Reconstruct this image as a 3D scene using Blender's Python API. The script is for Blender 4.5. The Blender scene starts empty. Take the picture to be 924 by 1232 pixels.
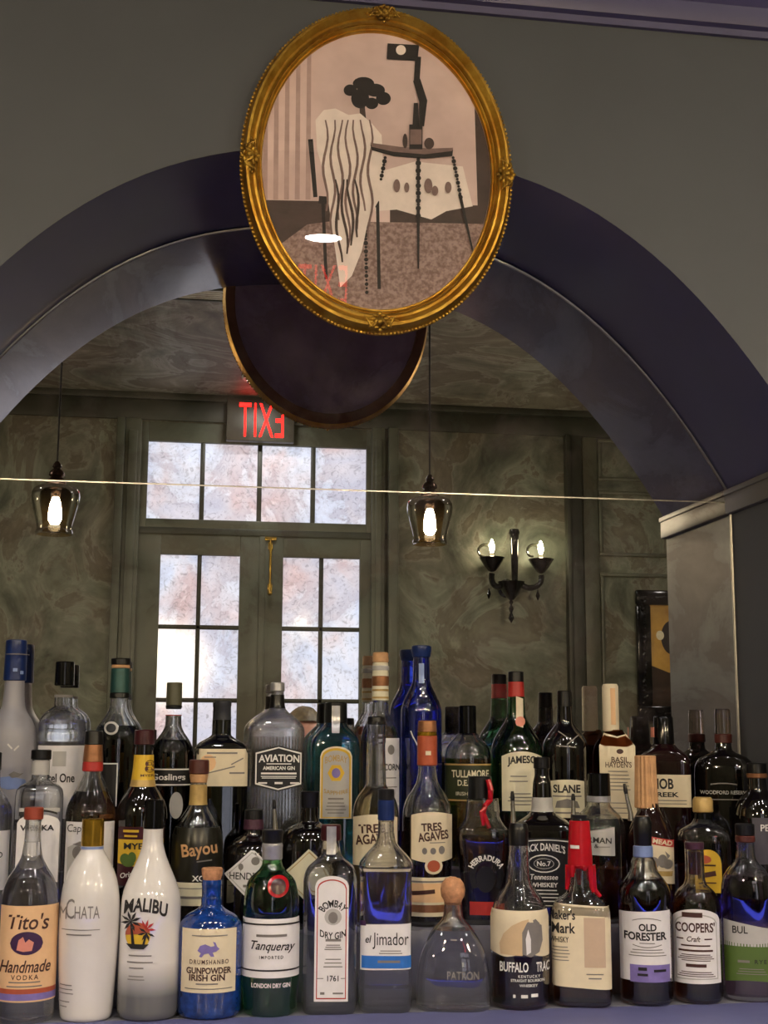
import bpy, bmesh, math, random
import numpy as np
from mathutils import Vector, Matrix, noise
random.seed(7)
C = bpy.context.scene.collection
PI = math.pi

# ---------------------------------------------------------------- camera
F = 1600.0                       # focal length in pixels of the 924x1232 frame
RM = [[0.98758, -0.15705, 0.00493], [0.03002, 0.15784, -0.98701], [0.15423, 0.9749, 0.16059]]
D, CZ = 2.15, 1.45               # camera distance from the mirror plane (y = 0), eye height
cam_d = bpy.data.cameras.new('camera'); cam = bpy.data.objects.new('camera', cam_d); C.objects.link(cam)
cam_d.sensor_fit = 'AUTO'; cam_d.sensor_width = 36.0; cam_d.lens = F / 1232 * 36.0
cam_d.clip_start = 0.02
mw = Matrix([[RM[0][i], -RM[1][i], -RM[2][i], (0, -D, CZ)[i]] for i in range(3)] + [[0, 0, 0, 1]])
cam.matrix_world = mw
S = bpy.context.scene
S.camera = cam
# ---------------------------------------------------------------- world, exposure
S.view_settings.view_transform = 'Standard'; S.view_settings.look = 'None'
S.view_settings.gamma = 1; S.view_settings.use_curve_mapping = False
S.view_settings.exposure = 0.46
cy = S.cycles
cy.max_bounces = 22; cy.transmission_bounces = 18; cy.glossy_bounces = 8; cy.diffuse_bounces = 3
cy.transparent_max_bounces = 16; cy.sample_clamp_indirect = 6.0; cy.blur_glossy = 0.2
cy.use_denoising = True
W = bpy.data.worlds.new('world'); S.world = W; W.use_nodes = True
W.node_tree.nodes['Background'].inputs[0].default_value = (0.55, 0.62, 0.75, 1)
W.node_tree.nodes['Background'].inputs[1].default_value = 0.6
# lamp strengths (the lamps themselves are built further down)
L_DISC = 100.0      # ceiling disc lights
L_PEND = 900.0      # pendant filament bulbs
L_SPOT = 200.0      # added can spotlights over the bar
L_PANE = 0.80       # daylight in the frosted panes
L_STRIP = 3.0       # blue strip under the bar counter

# ---------------------------------------------------------------- helpers
def ray(u, v):
    a = ((u - 462) / F, (v - 616) / F, 1.0)
    return [sum(RM[k][i] * a[k] for k in range(3)) for i in range(3)]
def P(u, v, y):                  # point of the plane at depth y seen at pixel (u, v)
    d = ray(u, v); t = (y + D) / d[1]
    return Vector((d[0] * t, y, CZ + d[2] * t))
def PV(u, v, y):                 # the same for a point of the room seen in the mirror
    d = ray(u, v); t = (D - y) / d[1]
    return Vector((d[0] * t, y, CZ + d[2] * t))

class MB:
    def __init__(s): s.v = []; s.f = []
    def add(s, vs, fs):
        o = len(s.v); s.v += [tuple(p) for p in vs]; s.f += [tuple(i + o for i in f) for f in fs]; return s
    def box(s, x0, x1, y0, y1, z0, z1, b=0.0):
        x0, x1 = min(x0, x1), max(x0, x1); y0, y1 = min(y0, y1), max(y0, y1); z0, z1 = min(z0, z1), max(z0, z1)
        if b <= 0:
            vs = [(x, y, z) for x in (x0, x1) for y in (y0, y1) for z in (z0, z1)]
            return s.add(vs, [(0, 1, 3, 2), (4, 6, 7, 5), (0, 4, 5, 1), (2, 3, 7, 6), (0, 2, 6, 4), (1, 5, 7, 3)])
        bm = bmesh.new(); bmesh.ops.create_cube(bm, size=1)
        bmesh.ops.scale(bm, vec=(x1 - x0, y1 - y0, z1 - z0), verts=bm.verts)
        bmesh.ops.translate(bm, vec=((x0 + x1) / 2, (y0 + y1) / 2, (z0 + z1) / 2), verts=bm.verts)
        bmesh.ops.bevel(bm, geom=bm.edges[:], offset=b, segments=2, affect='EDGES', profile=0.5)
        return s.bm(bm)
    def bm(s, bm, M=None):
        bm.verts.index_update()
        vs = [(M @ v.co) if M else v.co.copy() for v in bm.verts]
        fs = [[v.index for v in f.verts] for f in bm.faces]
        bm.free(); return s.add(vs, fs)
    def ball(s, c, r, sx=1, sy=1, sz=1, n=2):
        bm = bmesh.new(); bmesh.ops.create_icosphere(bm, subdivisions=n, radius=r)
        return s.bm(bm, Matrix.Translation(c) @ Matrix.Diagonal((sx, sy, sz, 1)))
    def lathe(s, prof, c=(0, 0, 0), n=32, M=None, caps=True):   # prof: (r, z)
        vs, fs = [], []
        for r, z in prof:
            for k in range(n):
                a = 2 * PI * k / n; p = Vector((r * math.cos(a), r * math.sin(a), z))
                p = (M @ p) if M else p
                vs.append(p + Vector(c))
        for i in range(len(prof) - 1):
            for k in range(n):
                fs.append((i * n + k, i * n + (k + 1) % n, (i + 1) * n + (k + 1) % n, (i + 1) * n + k))
        if caps:
            fs.append(tuple(reversed(range(n)))); fs.append(tuple((len(prof) - 1) * n + k for k in range(n)))
        return s.add(vs, fs)
    def tube(s, pts, rad, n=10):
        pts = [Vector(p) for p in pts]; m = len(pts)
        rad = rad if isinstance(rad, (list, tuple)) else [rad] * m
        vs, fs = [], []; up = Vector((0.13, 0.31, 0.94))
        for i, p in enumerate(pts):
            t = (pts[min(i + 1, m - 1)] - pts[max(i - 1, 0)]).normalized()
            a = t.cross(up)
            if a.length < 1e-3: a = t.cross(Vector((1, 0, 0)))
            a.normalize(); b = t.cross(a).normalized()
            up = b.cross(t) if False else up
            for k in range(n):
                q = 2 * PI * k / n; vs.append(p + rad[i] * (a * math.cos(q) + b * math.sin(q)))
        for i in range(m - 1):
            for k in range(n):
                fs.append((i * n + k, i * n + (k + 1) % n, (i + 1) * n + (k + 1) % n, (i + 1) * n + k))
        fs.append(tuple(reversed(range(n)))); fs.append(tuple((m - 1) * n + k for k in range(n)))
        return s.add(vs, fs)
    def build(s, name, mat, parent=None, smooth=True, ang=40):
        me = bpy.data.meshes.new(name); me.from_pydata(s.v, [], s.f); me.validate()
        bm = bmesh.new(); bm.from_mesh(me); bmesh.ops.recalc_face_normals(bm, faces=bm.faces); bm.to_mesh(me); bm.free()
        return link(name, me, mat, parent, smooth, ang)
    def raw(s, name, mat, parent=None, smooth=True, ang=40):
        me = bpy.data.meshes.new(name); me.from_pydata(s.v, [], s.f); me.validate()
        return link(name, me, mat, parent, smooth, ang)
def link(name, me, mat, parent, smooth=True, ang=40):
    me.materials.append(mat)
    if smooth:
        me.shade_smooth()
        try: me.set_sharp_from_angle(angle=math.radians(ang))
        except Exception: pass
    o = bpy.data.objects.new(name, me); C.objects.link(o)
    if parent: o.parent = parent
    return o
def tag(o, label=None, cat=None, group=None, kind=None):
    if label: o['label'] = label
    if cat: o['category'] = cat
    if group: o['group'] = group
    if kind: o['kind'] = kind
    return o
def thing(name, label, cat, loc=(0, 0, 0), rotz=0, group=None):
    o = bpy.data.objects.new(name, None); C.objects.link(o); o.location = loc; o.rotation_euler = (0, 0, rotz)
    o.empty_display_size = 0.02
    return tag(o, label, cat, group)
def struct(o): o['kind'] = 'structure'; return o

# ---------------------------------------------------------------- materials
def srgb(h):
    h = h.lstrip('#'); c = [int(h[i:i + 2], 16) / 255 for i in (0, 2, 4)]
    return tuple(x / 12.92 if x <= 0.04045 else ((x + 0.055) / 1.055) ** 2.4 for x in c) + (1,)
def col(c): return srgb(c) if isinstance(c, str) else (tuple(c) + (1,))[:4]
_mc = {}
def mat(name, c, rough=0.5, metal=0.0, var=0.0, scale=20, bump=0.0, bscale=120, coat=0.0, trans=0.0, ior=1.5, spec=0.5, emit=None, estr=0.0, c2=None, detail=4):
    m = bpy.data.materials.new(name); m.use_nodes = True; nt = m.node_tree; N = nt.nodes; b = N['Principled BSDF']
    c = col(c)
    b.inputs['Base Color'].default_value = c; b.inputs['Roughness'].default_value = rough; b.inputs['Metallic'].default_value = metal
    b.inputs['Coat Weight'].default_value = coat; b.inputs['Coat Roughness'].default_value = 0.03; b.inputs['Coat IOR'].default_value = 1.85
    b.inputs['Transmission Weight'].default_value = trans; b.inputs['IOR'].default_value = ior
    b.inputs['Specular IOR Level'].default_value = spec
    if emit is not None:
        b.inputs['Emission Color'].default_value = col(emit); b.inputs['Emission Strength'].default_value = estr
    tc = None
    if var or c2 or bump:
        tc = N.new('ShaderNodeTexCoord')
    if var or c2:
        n = N.new('ShaderNodeTexNoise'); n.inputs['Scale'].default_value = scale; n.inputs['Detail'].default_value = detail
        n.inputs['Roughness'].default_value = 0.6
        nt.links.new(tc.outputs['Object'], n.inputs['Vector'])
        r = N.new('ShaderNodeValToRGB'); r.color_ramp.elements[0].position = 0.36; r.color_ramp.elements[1].position = 0.64
        r.color_ramp.elements[0].color = tuple(x * (1 - var) for x in c[:3]) + (1,)
        r.color_ramp.elements[1].color = col(c2) if c2 else tuple(min(1, x * (1 + var)) for x in c[:3]) + (1,)
        nt.links.new(n.outputs['Fac'], r.inputs['Fac']); nt.links.new(r.outputs['Color'], b.inputs['Base Color'])
    if bump:
        n2 = N.new('ShaderNodeTexNoise'); n2.inputs['Scale'].default_value = bscale; n2.inputs['Detail'].default_value = 3
        nt.links.new(tc.outputs['Object'], n2.inputs['Vector'])
        bp = N.new('ShaderNodeBump'); bp.inputs['Strength'].default_value = bump; bp.inputs['Distance'].default_value = 0.004
        nt.links.new(n2.outputs['Fac'], bp.inputs['Height']); nt.links.new(bp.outputs['Normal'], b.inputs['Normal'])
    return m
def thin_glass(name, tint=(1, 1, 1), rough=0.0, refl=1.0):
    m = bpy.data.materials.new(name); m.use_nodes = True; nt = m.node_tree; N = nt.nodes
    N.remove(N['Principled BSDF'])
    t = N.new('ShaderNodeBsdfTransparent'); t.inputs[0].default_value = tuple(tint) + (1,)
    g = N.new('ShaderNodeBsdfGlossy'); g.inputs['Roughness'].default_value = rough
    fr = N.new('ShaderNodeFresnel'); fr.inputs[0].default_value = 1.5
    mx = N.new('ShaderNodeMixShader')
    nt.links.new(fr.outputs[0], mx.inputs[0]); nt.links.new(t.outputs[0], mx.inputs[1]); nt.links.new(g.outputs[0], mx.inputs[2])
    nt.links.new(mx.outputs[0], N['Material Output'].inputs['Surface'])
    return m
def emission(name, c, s):
    m = bpy.data.materials.new(name); m.use_nodes = True; nt = m.node_tree; N = nt.nodes
    N.remove(N['Principled BSDF']); e = N.new('ShaderNodeEmission'); e.inputs[0].default_value = col(c); e.inputs[1].default_value = s
    nt.links.new(e.outputs[0], N['Material Output'].inputs['Surface']); return m
def mottled(name, stops, scale=2.2, rough=0.55, dist=1.2):
    """plaster or paint with soft cloudy patches"""
    m = bpy.data.materials.new(name); m.use_nodes = True; nt = m.node_tree; N = nt.nodes; b = N['Principled BSDF']
    tc = N.new('ShaderNodeTexCoord'); n = N.new('ShaderNodeTexNoise')
    n.inputs['Scale'].default_value = scale; n.inputs['Detail'].default_value = 7; n.inputs['Roughness'].default_value = 0.62; n.inputs['Distortion'].default_value = dist
    nt.links.new(tc.outputs['Object'], n.inputs['Vector'])
    r = N.new('ShaderNodeValToRGB'); el = r.color_ramp.elements
    while len(el) < len(stops): el.new(0.5)
    for e, (p, c) in zip(el, stops): e.position = p; e.color = col(c)
    nt.links.new(n.outputs['Fac'], r.inputs['Fac']); nt.links.new(r.outputs['Color'], b.inputs['Base Color'])
    b.inputs['Roughness'].default_value = rough
    bp = N.new('ShaderNodeBump'); bp.inputs['Strength'].default_value = 0.15; bp.inputs['Distance'].default_value = 0.01
    nt.links.new(n.outputs['Fac'], bp.inputs['Height']); nt.links.new(bp.outputs['Normal'], b.inputs['Normal'])
    return m

M = {}
M['taupe'] = mat('taupe_wall_paint', '#4e5156', 0.5, var=0.03, scale=6, bump=0.04, bscale=90)
M['navy'] = mat('navy_satin_paint', '#383762', 0.36, var=0.05, scale=8, coat=0.9); M['navy'].node_tree.nodes['Principled BSDF'].inputs['Coat Roughness'].default_value = 0.13
M['impost'] = mat('taupe_trim_paint', '#625f5c', 0.4, var=0.03, scale=8)
M['cornice'] = mat('navy_cornice_paint', '#4c4970', 0.4, var=0.04, scale=9)
M['plaster'] = mottled('mottled_green_plaster', [(0.34, '#383c31'), (0.44, '#565a4d'), (0.50, '#64675a'), (0.53, '#737568'), (0.56, '#585447'), (0.64, '#666455'), (0.70, '#7f7d6f')], 2.6)
M['ceiling'] = mottled('mottled_ceiling_plaster', [(0.34, '#5c5e56'), (0.46, '#858579'), (0.50, '#9a9a92'), (0.53, '#6e695e'), (0.62, '#837f74'), (0.7, '#b0afa4')], 2.2)
M['green_trim'] = mottled('grey_green_woodwork_paint', [(0.3, '#383b2f'), (0.5, '#4a4e42'), (0.7, '#555445')], 1.4, 0.45)
M['green_dark'] = mottled('dark_green_band_paint', [(0.3, '#23261f'), (0.6, '#33362d'), (0.8, '#3d3c33')], 1.4, 0.5)
M['floor'] = mat('dark_floor_boards', '#3a2a1e', 0.45, var=0.3, scale=5)
M['counter'] = mat('slate_purple_counter_laminate', '#686a98', 0.42, var=0.05, scale=25)
M['riser'] = mat('slate_purple_shelf_paint', '#74747f', 0.5, var=0.06, scale=20)
M['bead'] = mat('brushed_metal_bead', '#b0aaa0', 0.3, 0.9, var=0.1, scale=50)
M['black'] = mat('black_plastic', '#0c0c0d', 0.3, var=0.2, scale=60)
M['blackgloss'] = mat('black_gloss', '#080809', 0.12, var=0.2, scale=60)
M['steel'] = mat('polished_steel', '#c8c4ba', 0.18, 0.95, var=0.05, scale=60)
M['silver'] = mat('silver_foil', '#b9b9bd', 0.3, 0.6, var=0.08, scale=80)
M['gold'] = mat('gold_foil', '#b8902e', 0.22, 0.85, var=0.15, scale=70)
M['brass'] = mat('brass', '#c2a04a', 0.25, 0.95, var=0.1, scale=60)
def paper(name, c, rough=0.55, **k): return mat(name, c, rough, var=k.pop('var', 0.03), scale=k.pop('scale', 60), **k)
M['cream'] = paper('cream_label_paper', '#e0d2b4'); M['white'] = paper('white_label_paper', '#e4e1e2')
M['tan'] = paper('tan_label_paper', '#e8bd8e'); M['ivory'] = paper('ivory_label_paper', '#e3dcc0')
M['greylab'] = paper('grey_label_paper', '#b4b2ae'); M['blacklab'] = paper('black_label_paper', '#111113', 0.4)
M['ink'] = mat('black_ink', '#1b1817', 0.5, var=0.1, scale=90); M['brownink'] = mat('brown_ink', '#43241c', 0.5, var=0.1, scale=90)
M['whiteink'] = mat('white_ink', '#e6e4e0', 0.5, var=0.02, scale=90); M['greyink'] = mat('grey_ink', '#7b7672', 0.5, var=0.05, scale=90)
M['goldink'] = mat('gold_ink', '#b89a5e', 0.4, 0.2, var=0.08, scale=90)
M['red'] = mat('red_label_ink', '#b0302a', 0.4, var=0.08, scale=60); M['wax'] = mat('red_sealing_wax', '#b01420', 0.22, var=0.12, scale=40, bump=0.1, bscale=60)
M['redglow'] = mat('salmon_foil', '#b4583a', 0.35, 0.1, var=0.1, scale=60)
M['purple'] = mat('purple_ink', '#3d2146', 0.45, var=0.15, scale=60); M['violet'] = mat('violet_ink', '#7d6fae', 0.45, var=0.1, scale=70)
M['bluelab'] = mat('blue_label_ink', '#2f6fc0', 0.4, var=0.08, scale=50); M['navycap'] = mat('navy_cap', '#152a5e', 0.3, var=0.15, scale=50)
M['yellow'] = paper('yellow_label_paper', '#d8b02e'); M['olive'] = paper('olive_label', '#30361f', 0.45); M['greenlab'] = paper('green_label_paper', '#50692a')
M['teal'] = mat('teal_foil', '#2f5450', 0.35, 0.3, var=0.15, scale=50)
M['coppercap'] = mat('copper_red_cap', '#9a4632', 0.35, 0.2, var=0.12, scale=60); M['copper'] = mat('copper_foil', '#9a6a48', 0.3, 0.5, var=0.2, scale=60); M['tancap'] = mat('tan_cork_cap', '#c89a6c', 0.6, var=0.12, scale=60)
M['cork'] = mat('cork', '#c08a62', 0.75, var=0.2, scale=140, bump=0.3, bscale=220)
M['maroon'] = mat('maroon_cap', '#3c1118', 0.3, var=0.15, scale=50); M['plum'] = mat('plum_foil', '#4a2c3c', 0.35, 0.2, var=0.1, scale=50)
M['brownred'] = mat('red_brown_cap', '#4e231c', 0.4, var=0.2, scale=40); M['pink'] = mat('pale_pink_tab', '#d88a76', 0.5, var=0.05, scale=60)
M['lightblue'] = mat('pale_blue_foil', '#7f93c4', 0.35, 0.2, var=0.08, scale=60)
def glass(name, c, ior=1.48, rough=0.0, thin=0.16):
    """bottle glass: part bends the view like a full bottle, part lets it straight through like a thin wall"""
    m = mat(name, c, rough, trans=1.0, ior=ior); nt = m.node_tree; N = nt.nodes
    t = N.new('ShaderNodeBsdfTransparent'); t.inputs[0].default_value = tuple(c[:3]) + (1,)
    mx = N.new('ShaderNodeMixShader'); mx.inputs[0].default_value = thin
    nt.links.new(N['Principled BSDF'].outputs[0], mx.inputs[1]); nt.links.new(t.outputs[0], mx.inputs[2]); g = N.new('ShaderNodeBsdfGlossy'); g.inputs['Roughness'].default_value = 0.025; fr = N.new('ShaderNodeFresnel'); fr.inputs[0].default_value = 1.85
    ge = N.new('ShaderNodeNewGeometry'); iv = N.new('ShaderNodeMath'); iv.operation = 'SUBTRACT'; iv.inputs[0].default_value = 1.0; nt.links.new(ge.outputs['Backfacing'], iv.inputs[1])
    mu = N.new('ShaderNodeMath'); mu.operation = 'MULTIPLY'; nt.links.new(fr.outputs[0], mu.inputs[0]); nt.links.new(iv.outputs[0], mu.inputs[1])
    m3 = N.new('ShaderNodeMixShader'); nt.links.new(mu.outputs[0], m3.inputs[0]); nt.links.new(mx.outputs[0], m3.inputs[1]); nt.links.new(g.outputs[0], m3.inputs[2])
    nt.links.new(m3.outputs[0] if ior > 1.1 else mx.outputs[0], N['Material Output'].inputs['Surface'])      # the outer glass keeps its full sheen
    return m
M['clear'] = glass('clear_glass', (0.965, 0.975, 0.97)); M['ribbed'] = glass('ribbed_clear_glass', (0.97, 0.975, 0.97), rough=0.22, thin=0.34); M['frost'] = mat('frosted_glass', '#a9a8b0', 0.35, trans=0.25, var=0.05, scale=14)
M['gre'] = glass('green_glass', (0.16, 0.58, 0.20)); M['cobalt'] = glass('cobalt_glass', (0.06, 0.13, 0.90)); M['tealg'] = glass('teal_glass', (0.30, 0.76, 0.86))
M['amber'] = glass('amber_whiskey', (0.42, 0.17, 0.05), 1.04); M['dkamber'] = glass('dark_bourbon', (0.26, 0.075, 0.025), 1.04); M['gold_liq'] = glass('golden_tequila', (0.86, 0.70, 0.36), 1.04)
M['plumliq'] = glass('smoky_violet_spirit', (0.50, 0.42, 0.50), 1.04)
M['oliveg'] = glass('olive_black_glass', (0.06, 0.055, 0.02))
M['dark'] = mat('dark_bottle_glass', '#0b0807', 0.08, var=0.3, scale=20, coat=0.6); M['darkred'] = mat('dark_red_bottle_glass', '#1a0708', 0.08, var=0.3, scale=20, coat=0.6)
M['bluecer'] = mat('blue_speckled_glass', '#12367c', 0.10, var=0.35, scale=90, coat=0.7)
M['whiteb'] = mat('white_glazed_bottle', '#dedad6', 0.16, var=0.02, scale=20, coat=0.5)
M['fade'] = None

# ---------------------------------------------------------------- lettering
_tc = {}
def text_mesh(s, shear=0.0, bold=0.0, spacing=1.0):
    k = (s, shear, bold, spacing)
    if k in _tc: return _tc[k]
    cu = bpy.data.curves.new('t', 'FONT'); cu.body = s; cu.shear = shear; cu.offset = bold; cu.resolution_u = 3; cu.space_character = spacing
    o = bpy.data.objects.new('t', cu); C.objects.link(o)
    bpy.context.view_layer.update()
    me = bpy.data.meshes.new_from_object(o.evaluated_get(bpy.context.evaluated_depsgraph_get()))
    vs = [tuple(v.co)[:2] for v in me.vertices]; fs = [tuple(p.vertices) for p in me.polygons]
    bpy.data.meshes.remove(me); C.objects.unlink(o); bpy.data.objects.remove(o); bpy.data.curves.remove(cu)
    xs = [v[0] for v in vs]; ys = [v[1] for v in vs]
    x0, x1, y0, y1 = min(xs), max(xs), min(ys), max(ys)
    vs = [((x - x0) / (x1 - x0) - 0.5, (y - y0) / (y1 - y0) - 0.5) for x, y in vs]
    _tc[k] = (vs, fs); return _tc[k]

# ---------------------------------------------------------------- bottles
ROWY = {1: -0.29, 2: -0.170, 3: -0.056}
ROWZ = {1: 1.075, 2: 1.168, 3: 1.240}
def pchip(xs, ys):
    xs = np.array(xs, float); ys = np.array(ys, float); h = np.diff(xs); dl = np.diff(ys) / h; d = np.zeros(len(xs))
    d[0], d[-1] = dl[0], dl[-1]
    for i in range(1, len(xs) - 1):
        if dl[i - 1] * dl[i] > 0:
            w1, w2 = 2 * h[i] + h[i - 1], h[i] + 2 * h[i - 1]; d[i] = (w1 + w2) / (w1 / dl[i - 1] + w2 / dl[i])
    def fn(x):
        x = np.clip(x, xs[0], xs[-1]); i = np.clip(np.searchsorted(xs, x) - 1, 0, len(h) - 1); t = (x - xs[i]) / h[i]
        return (ys[i] * (1 + 2 * t) * (1 - t) ** 2 + h[i] * d[i] * t * (1 - t) ** 2 + ys[i + 1] * t * t * (3 - 2 * t) + h[i] * d[i + 1] * t * t * (t - 1))
    return fn
SEG = 44
class Bottle:
    def __init__(s, kind, label, row, xc, prof, m, N=2.0, dr=1.0, yaw=0.0, level=None, liquid=None, body='glass_body', dy=0.0, flute=0):
        y = ROWY[row] + dy; zb = ROWZ[row]
        vm = (prof[0][0] + prof[-1][0]) / 2
        p = P(xc, vm, y); s.x, s.y, s.xc = p.x, y, xc
        s.th = -math.atan2(p.x, y + D) + yaw
        zc = sum(RM[2][i] * (p[i] - (0, -D, CZ)[i]) for i in range(3))
        ca = 1 / math.hypot(1, (xc - 462) / F)
        s.s = zc / F * ca; s.zb = zb
        s.root = thing(kind, label, 'bottle', (p.x, y, zb), s.th, 'liquor bottles on the back bar')
        s.N, s.dr = N, dr
        pts = []
        for q in prof:
            k = q[2] if len(q) > 2 else 0.0
            pts.append([s.z(q[0]), q[1] * s.s / 2, k])
        pts[-1][0] = 0.0; pts.reverse()
        s.k_ = pchip([a[0] for a in pts], [a[2] for a in pts]); s.r_ = pchip([a[0] for a in pts], [a[1] for a in pts])
        s.top = pts[-1][0]; s.flute = flute
        w = pts[0][1]
        zs = [0.0, 0.0012, 0.004] + list(np.linspace(0.008, s.top, 54)); extra = [a[0] for a in pts if 0.008 < a[0] < s.top]
        zs = sorted(set(round(z, 5) for z in zs + extra))
        mb = MB(); vs = []
        for z in zs:
            g = 0.90 if z == 0 else 0.955 if z < 0.003 else 0.99 if z < 0.006 else 1
            vs += s.ringpts(z, 0, g)
        n = len(zs)
        fs = [(i * SEG + k, i * SEG + (k + 1) % SEG, (i + 1) * SEG + (k + 1) % SEG, (i + 1) * SEG + k) for i in range(n - 1) for k in range(SEG)]
        fs.append(tuple(reversed(range(SEG)))); fs.append(tuple((n - 1) * SEG + k for k in range(SEG)))
        mb.add(vs, fs)
        s.body_mat = m
        if level is not None:            # air space above the liquid: an inner wall facing the air
            zl = s.z(level); zz = list(np.linspace(zl, s.top - 0.004, 24)); vs = []
            for z in zz: vs += s.ringpts(z, -0.0026)
            n = len(zz)
            fs = [(i * SEG + (k + 1) % SEG, i * SEG + k, (i + 1) * SEG + k, (i + 1) * SEG + (k + 1) % SEG) for i in range(n - 1) for k in range(SEG)]
            fs.append(tuple(range(SEG))); fs.append(tuple(reversed([(n - 1) * SEG + k for k in range(SEG)])))
            mb.add(vs, fs)
        s.body = mb.raw(body, m, s.root, True, 50)
        if liquid is not None:
            zl = (s.z(level) - 0.0008) if level is not None else s.top - 0.012
            zz = list(np.linspace(0.007, zl, 36)); vs = []
            for z in zz: vs += s.ringpts(z, -0.0030)
            n = len(zz)
            fs = [(i * SEG + k, i * SEG + (k + 1) % SEG, (i + 1) * SEG + (k + 1) % SEG, (i + 1) * SEG + k) for i in range(n - 1) for k in range(SEG)]
            fs.append(tuple(reversed(range(SEG)))); fs.append(tuple((n - 1) * SEG + k for k in range(SEG)))
            MB().add(vs, fs).raw('liquid', liquid, s.root, True, 50)
    def z(s, v): return P(s.xc, v, s.y).z - s.zb
    def ab(s, z):
        a = float(s.r_(z)); k = float(s.k_(z)); return a, a * (1 + (s.dr - 1) * k), 2 + (s.N - 2) * k
    def ringpts(s, z, off=0.0, g=1.0):
        a, b, n = s.ab(z); a, b = max(a * g + off, 0.0008), max(b * g + off, 0.0008); out = []
        for i in range(SEG):
            t = 2 * PI * (i + 0.5) / SEG; c, sn = math.cos(t), math.sin(t)
            fl = 1 - (0.03 * (1 + math.cos(t * s.flute)) / 2 if s.flute else 0)
            out.append((a * fl * math.copysign(abs(c) ** (2 / n), c), b * fl * math.copysign(abs(sn) ** (2 / n), sn), z))
        return out
    # front surface point for a horizontal pixel u and pixel height v
    def zf(s, v):
        b = s.ab(max(0.0, min(s.top, s.z(v))))[1]
        return P(s.xc, v, s.y - b * math.cos(s.th)).z - s.zb
    def surf(s, x, z, off):
        a, b, n = s.ab(z); t = max(-0.999, min(0.999, x / a))
        y = -b * (1 - abs(t) ** n) ** (1 / n)
        return (a * t * (1 + off / a), y * (1 + off / b), z)
    def fx(s, u, z):                 # pixel offset -> local x, pulled in a little for the nearer surface
        b = s.ab(z)[1]; return (u) * s.s * (1 - b / (s.y + D))
    def patch(s, name, u0, u1, v0, v1, m, shape='rect', rise=0.0, off=0.0006, parent=None, nx=20, nz=6, skew=0.0, label=None):
        u0 -= s.xc; u1 -= s.xc; uc, hw = (u0 + u1) / 2, (u1 - u0) / 2; vs, fs = [], []
        zm = s.zf((v0 + v1) / 2); a = s.ab(zm)[0]; rd = s.ab(zm)[2] < 2.6
        xa, xb = s.fx(u0, zm), s.fx(u1, zm)
        if rd:
            sa, sb = [math.asin(max(-0.985, min(0.985, q / a))) for q in (xa, xb)]
        for i in range(nx + 1):
            t = -1 + 2 * i / nx
            x = a * math.sin(sa + (sb - sa) * i / nx) if rd else xa + (xb - xa) * i / nx
            tt = (x - (xa + xb) / 2) / ((xb - xa) / 2) if abs(xb - xa) > 1e-9 else 0; tt = max(-1, min(1, tt))
            top, bot = v0, v1; e = math.sqrt(max(0, 1 - tt * tt)); mid = (v0 + v1) / 2
            if shape == 'arch': top = v0 + rise * (1 - e)
            elif shape == 'archlow': top = v0 + rise * tt * tt
            elif shape == 'ellipse': top, bot = mid - (mid - v0) * e, mid + (v1 - mid) * e
            elif shape == 'diamond': top, bot = mid - (mid - v0) * (1 - abs(tt)), mid + (v1 - mid) * (1 - abs(tt))
            elif shape == 'hex': top, bot = v0 + rise * abs(tt), v1 - rise * abs(tt)
            elif shape == 'bulge': top, bot = v0 + rise * tt * tt, v1 - rise * tt * tt
            elif shape == 'wave': bot = v1 - rise * (0.5 + 0.5 * math.sin(tt * 5 + 0.6))
            elif shape == 'bib': top = v0 - rise * abs(tt); bot = v1 + rise * 0.3 * tt
            elif shape == 'slope': top = v0 - rise * (-tt)
            top += skew * tt; bot += skew * tt
            for j in range(nz + 1):
                z = s.zf(top + (bot - top) * j / nz)
                xx = x
                if not rd or abs(s.ab(z)[0] - a) > 0.002: xx = x
                vs.append(s.surf(xx, z, off))
        for i in range(nx):
            for j in range(nz):
                q = i * (nz + 1) + j; fs.append((q, q + 1, q + nz + 2, q + nz + 1))
        o = MB().add(vs, fs).raw(name, m, parent or s.root, True, 60)
        if label: o['label'] = label
        return o
    def band(s, name, v0, v1, m, off=0.0006, parent=None, label=None, g=1.0):
        z0, z1 = sorted((s.z(v0), s.z(v1))); zz = list(np.linspace(max(z0, 0.001), min(z1, s.top), 8)); vs = []
        for z in zz: vs += s.ringpts(z, off)
        n = len(zz); fs = [(i * SEG + k, i * SEG + (k + 1) % SEG, (i + 1) * SEG + (k + 1) % SEG, (i + 1) * SEG + k) for i in range(n - 1) for k in range(SEG)]
        o = MB().add(vs, fs).raw(name, m, parent or s.root, True, 50)
        if label: o['label'] = label
        return o
    def cap(s, name, prof, m, parent=None, label=None, dx=0.0, n=36, flute=0):
        pr = [(w * s.s / 2, s.z(v)) for v, w in prof]
        if pr[0][1] > pr[-1][1]: pr.reverse()
        # small rounded edges at both ends
        r0, z0 = pr[0]; r1, z1 = pr[-1]; e = min(0.0012, abs(z1 - z0) * 0.2)
        pr = [(r0 - e, z0)] + [(r0, z0 + e)] + pr[1:-1] + [(r1, z1 - e), (r1 - e, z1)]
        mb = MB().lathe(pr, (dx * s.s, 0, 0), n)
        if flute:
            mb.v = [((x - dx * s.s) * (1 + 0.05 * math.cos(flute * math.atan2(y, x - dx * s.s))) + dx * s.s, y * (1 + 0.05 * math.cos(flute * math.atan2(y, x - dx * s.s))), z) for x, y, z in mb.v]
        o = mb.build(name, m, parent or s.root, True, 35)
        if label: o['label'] = label
        return o
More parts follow.
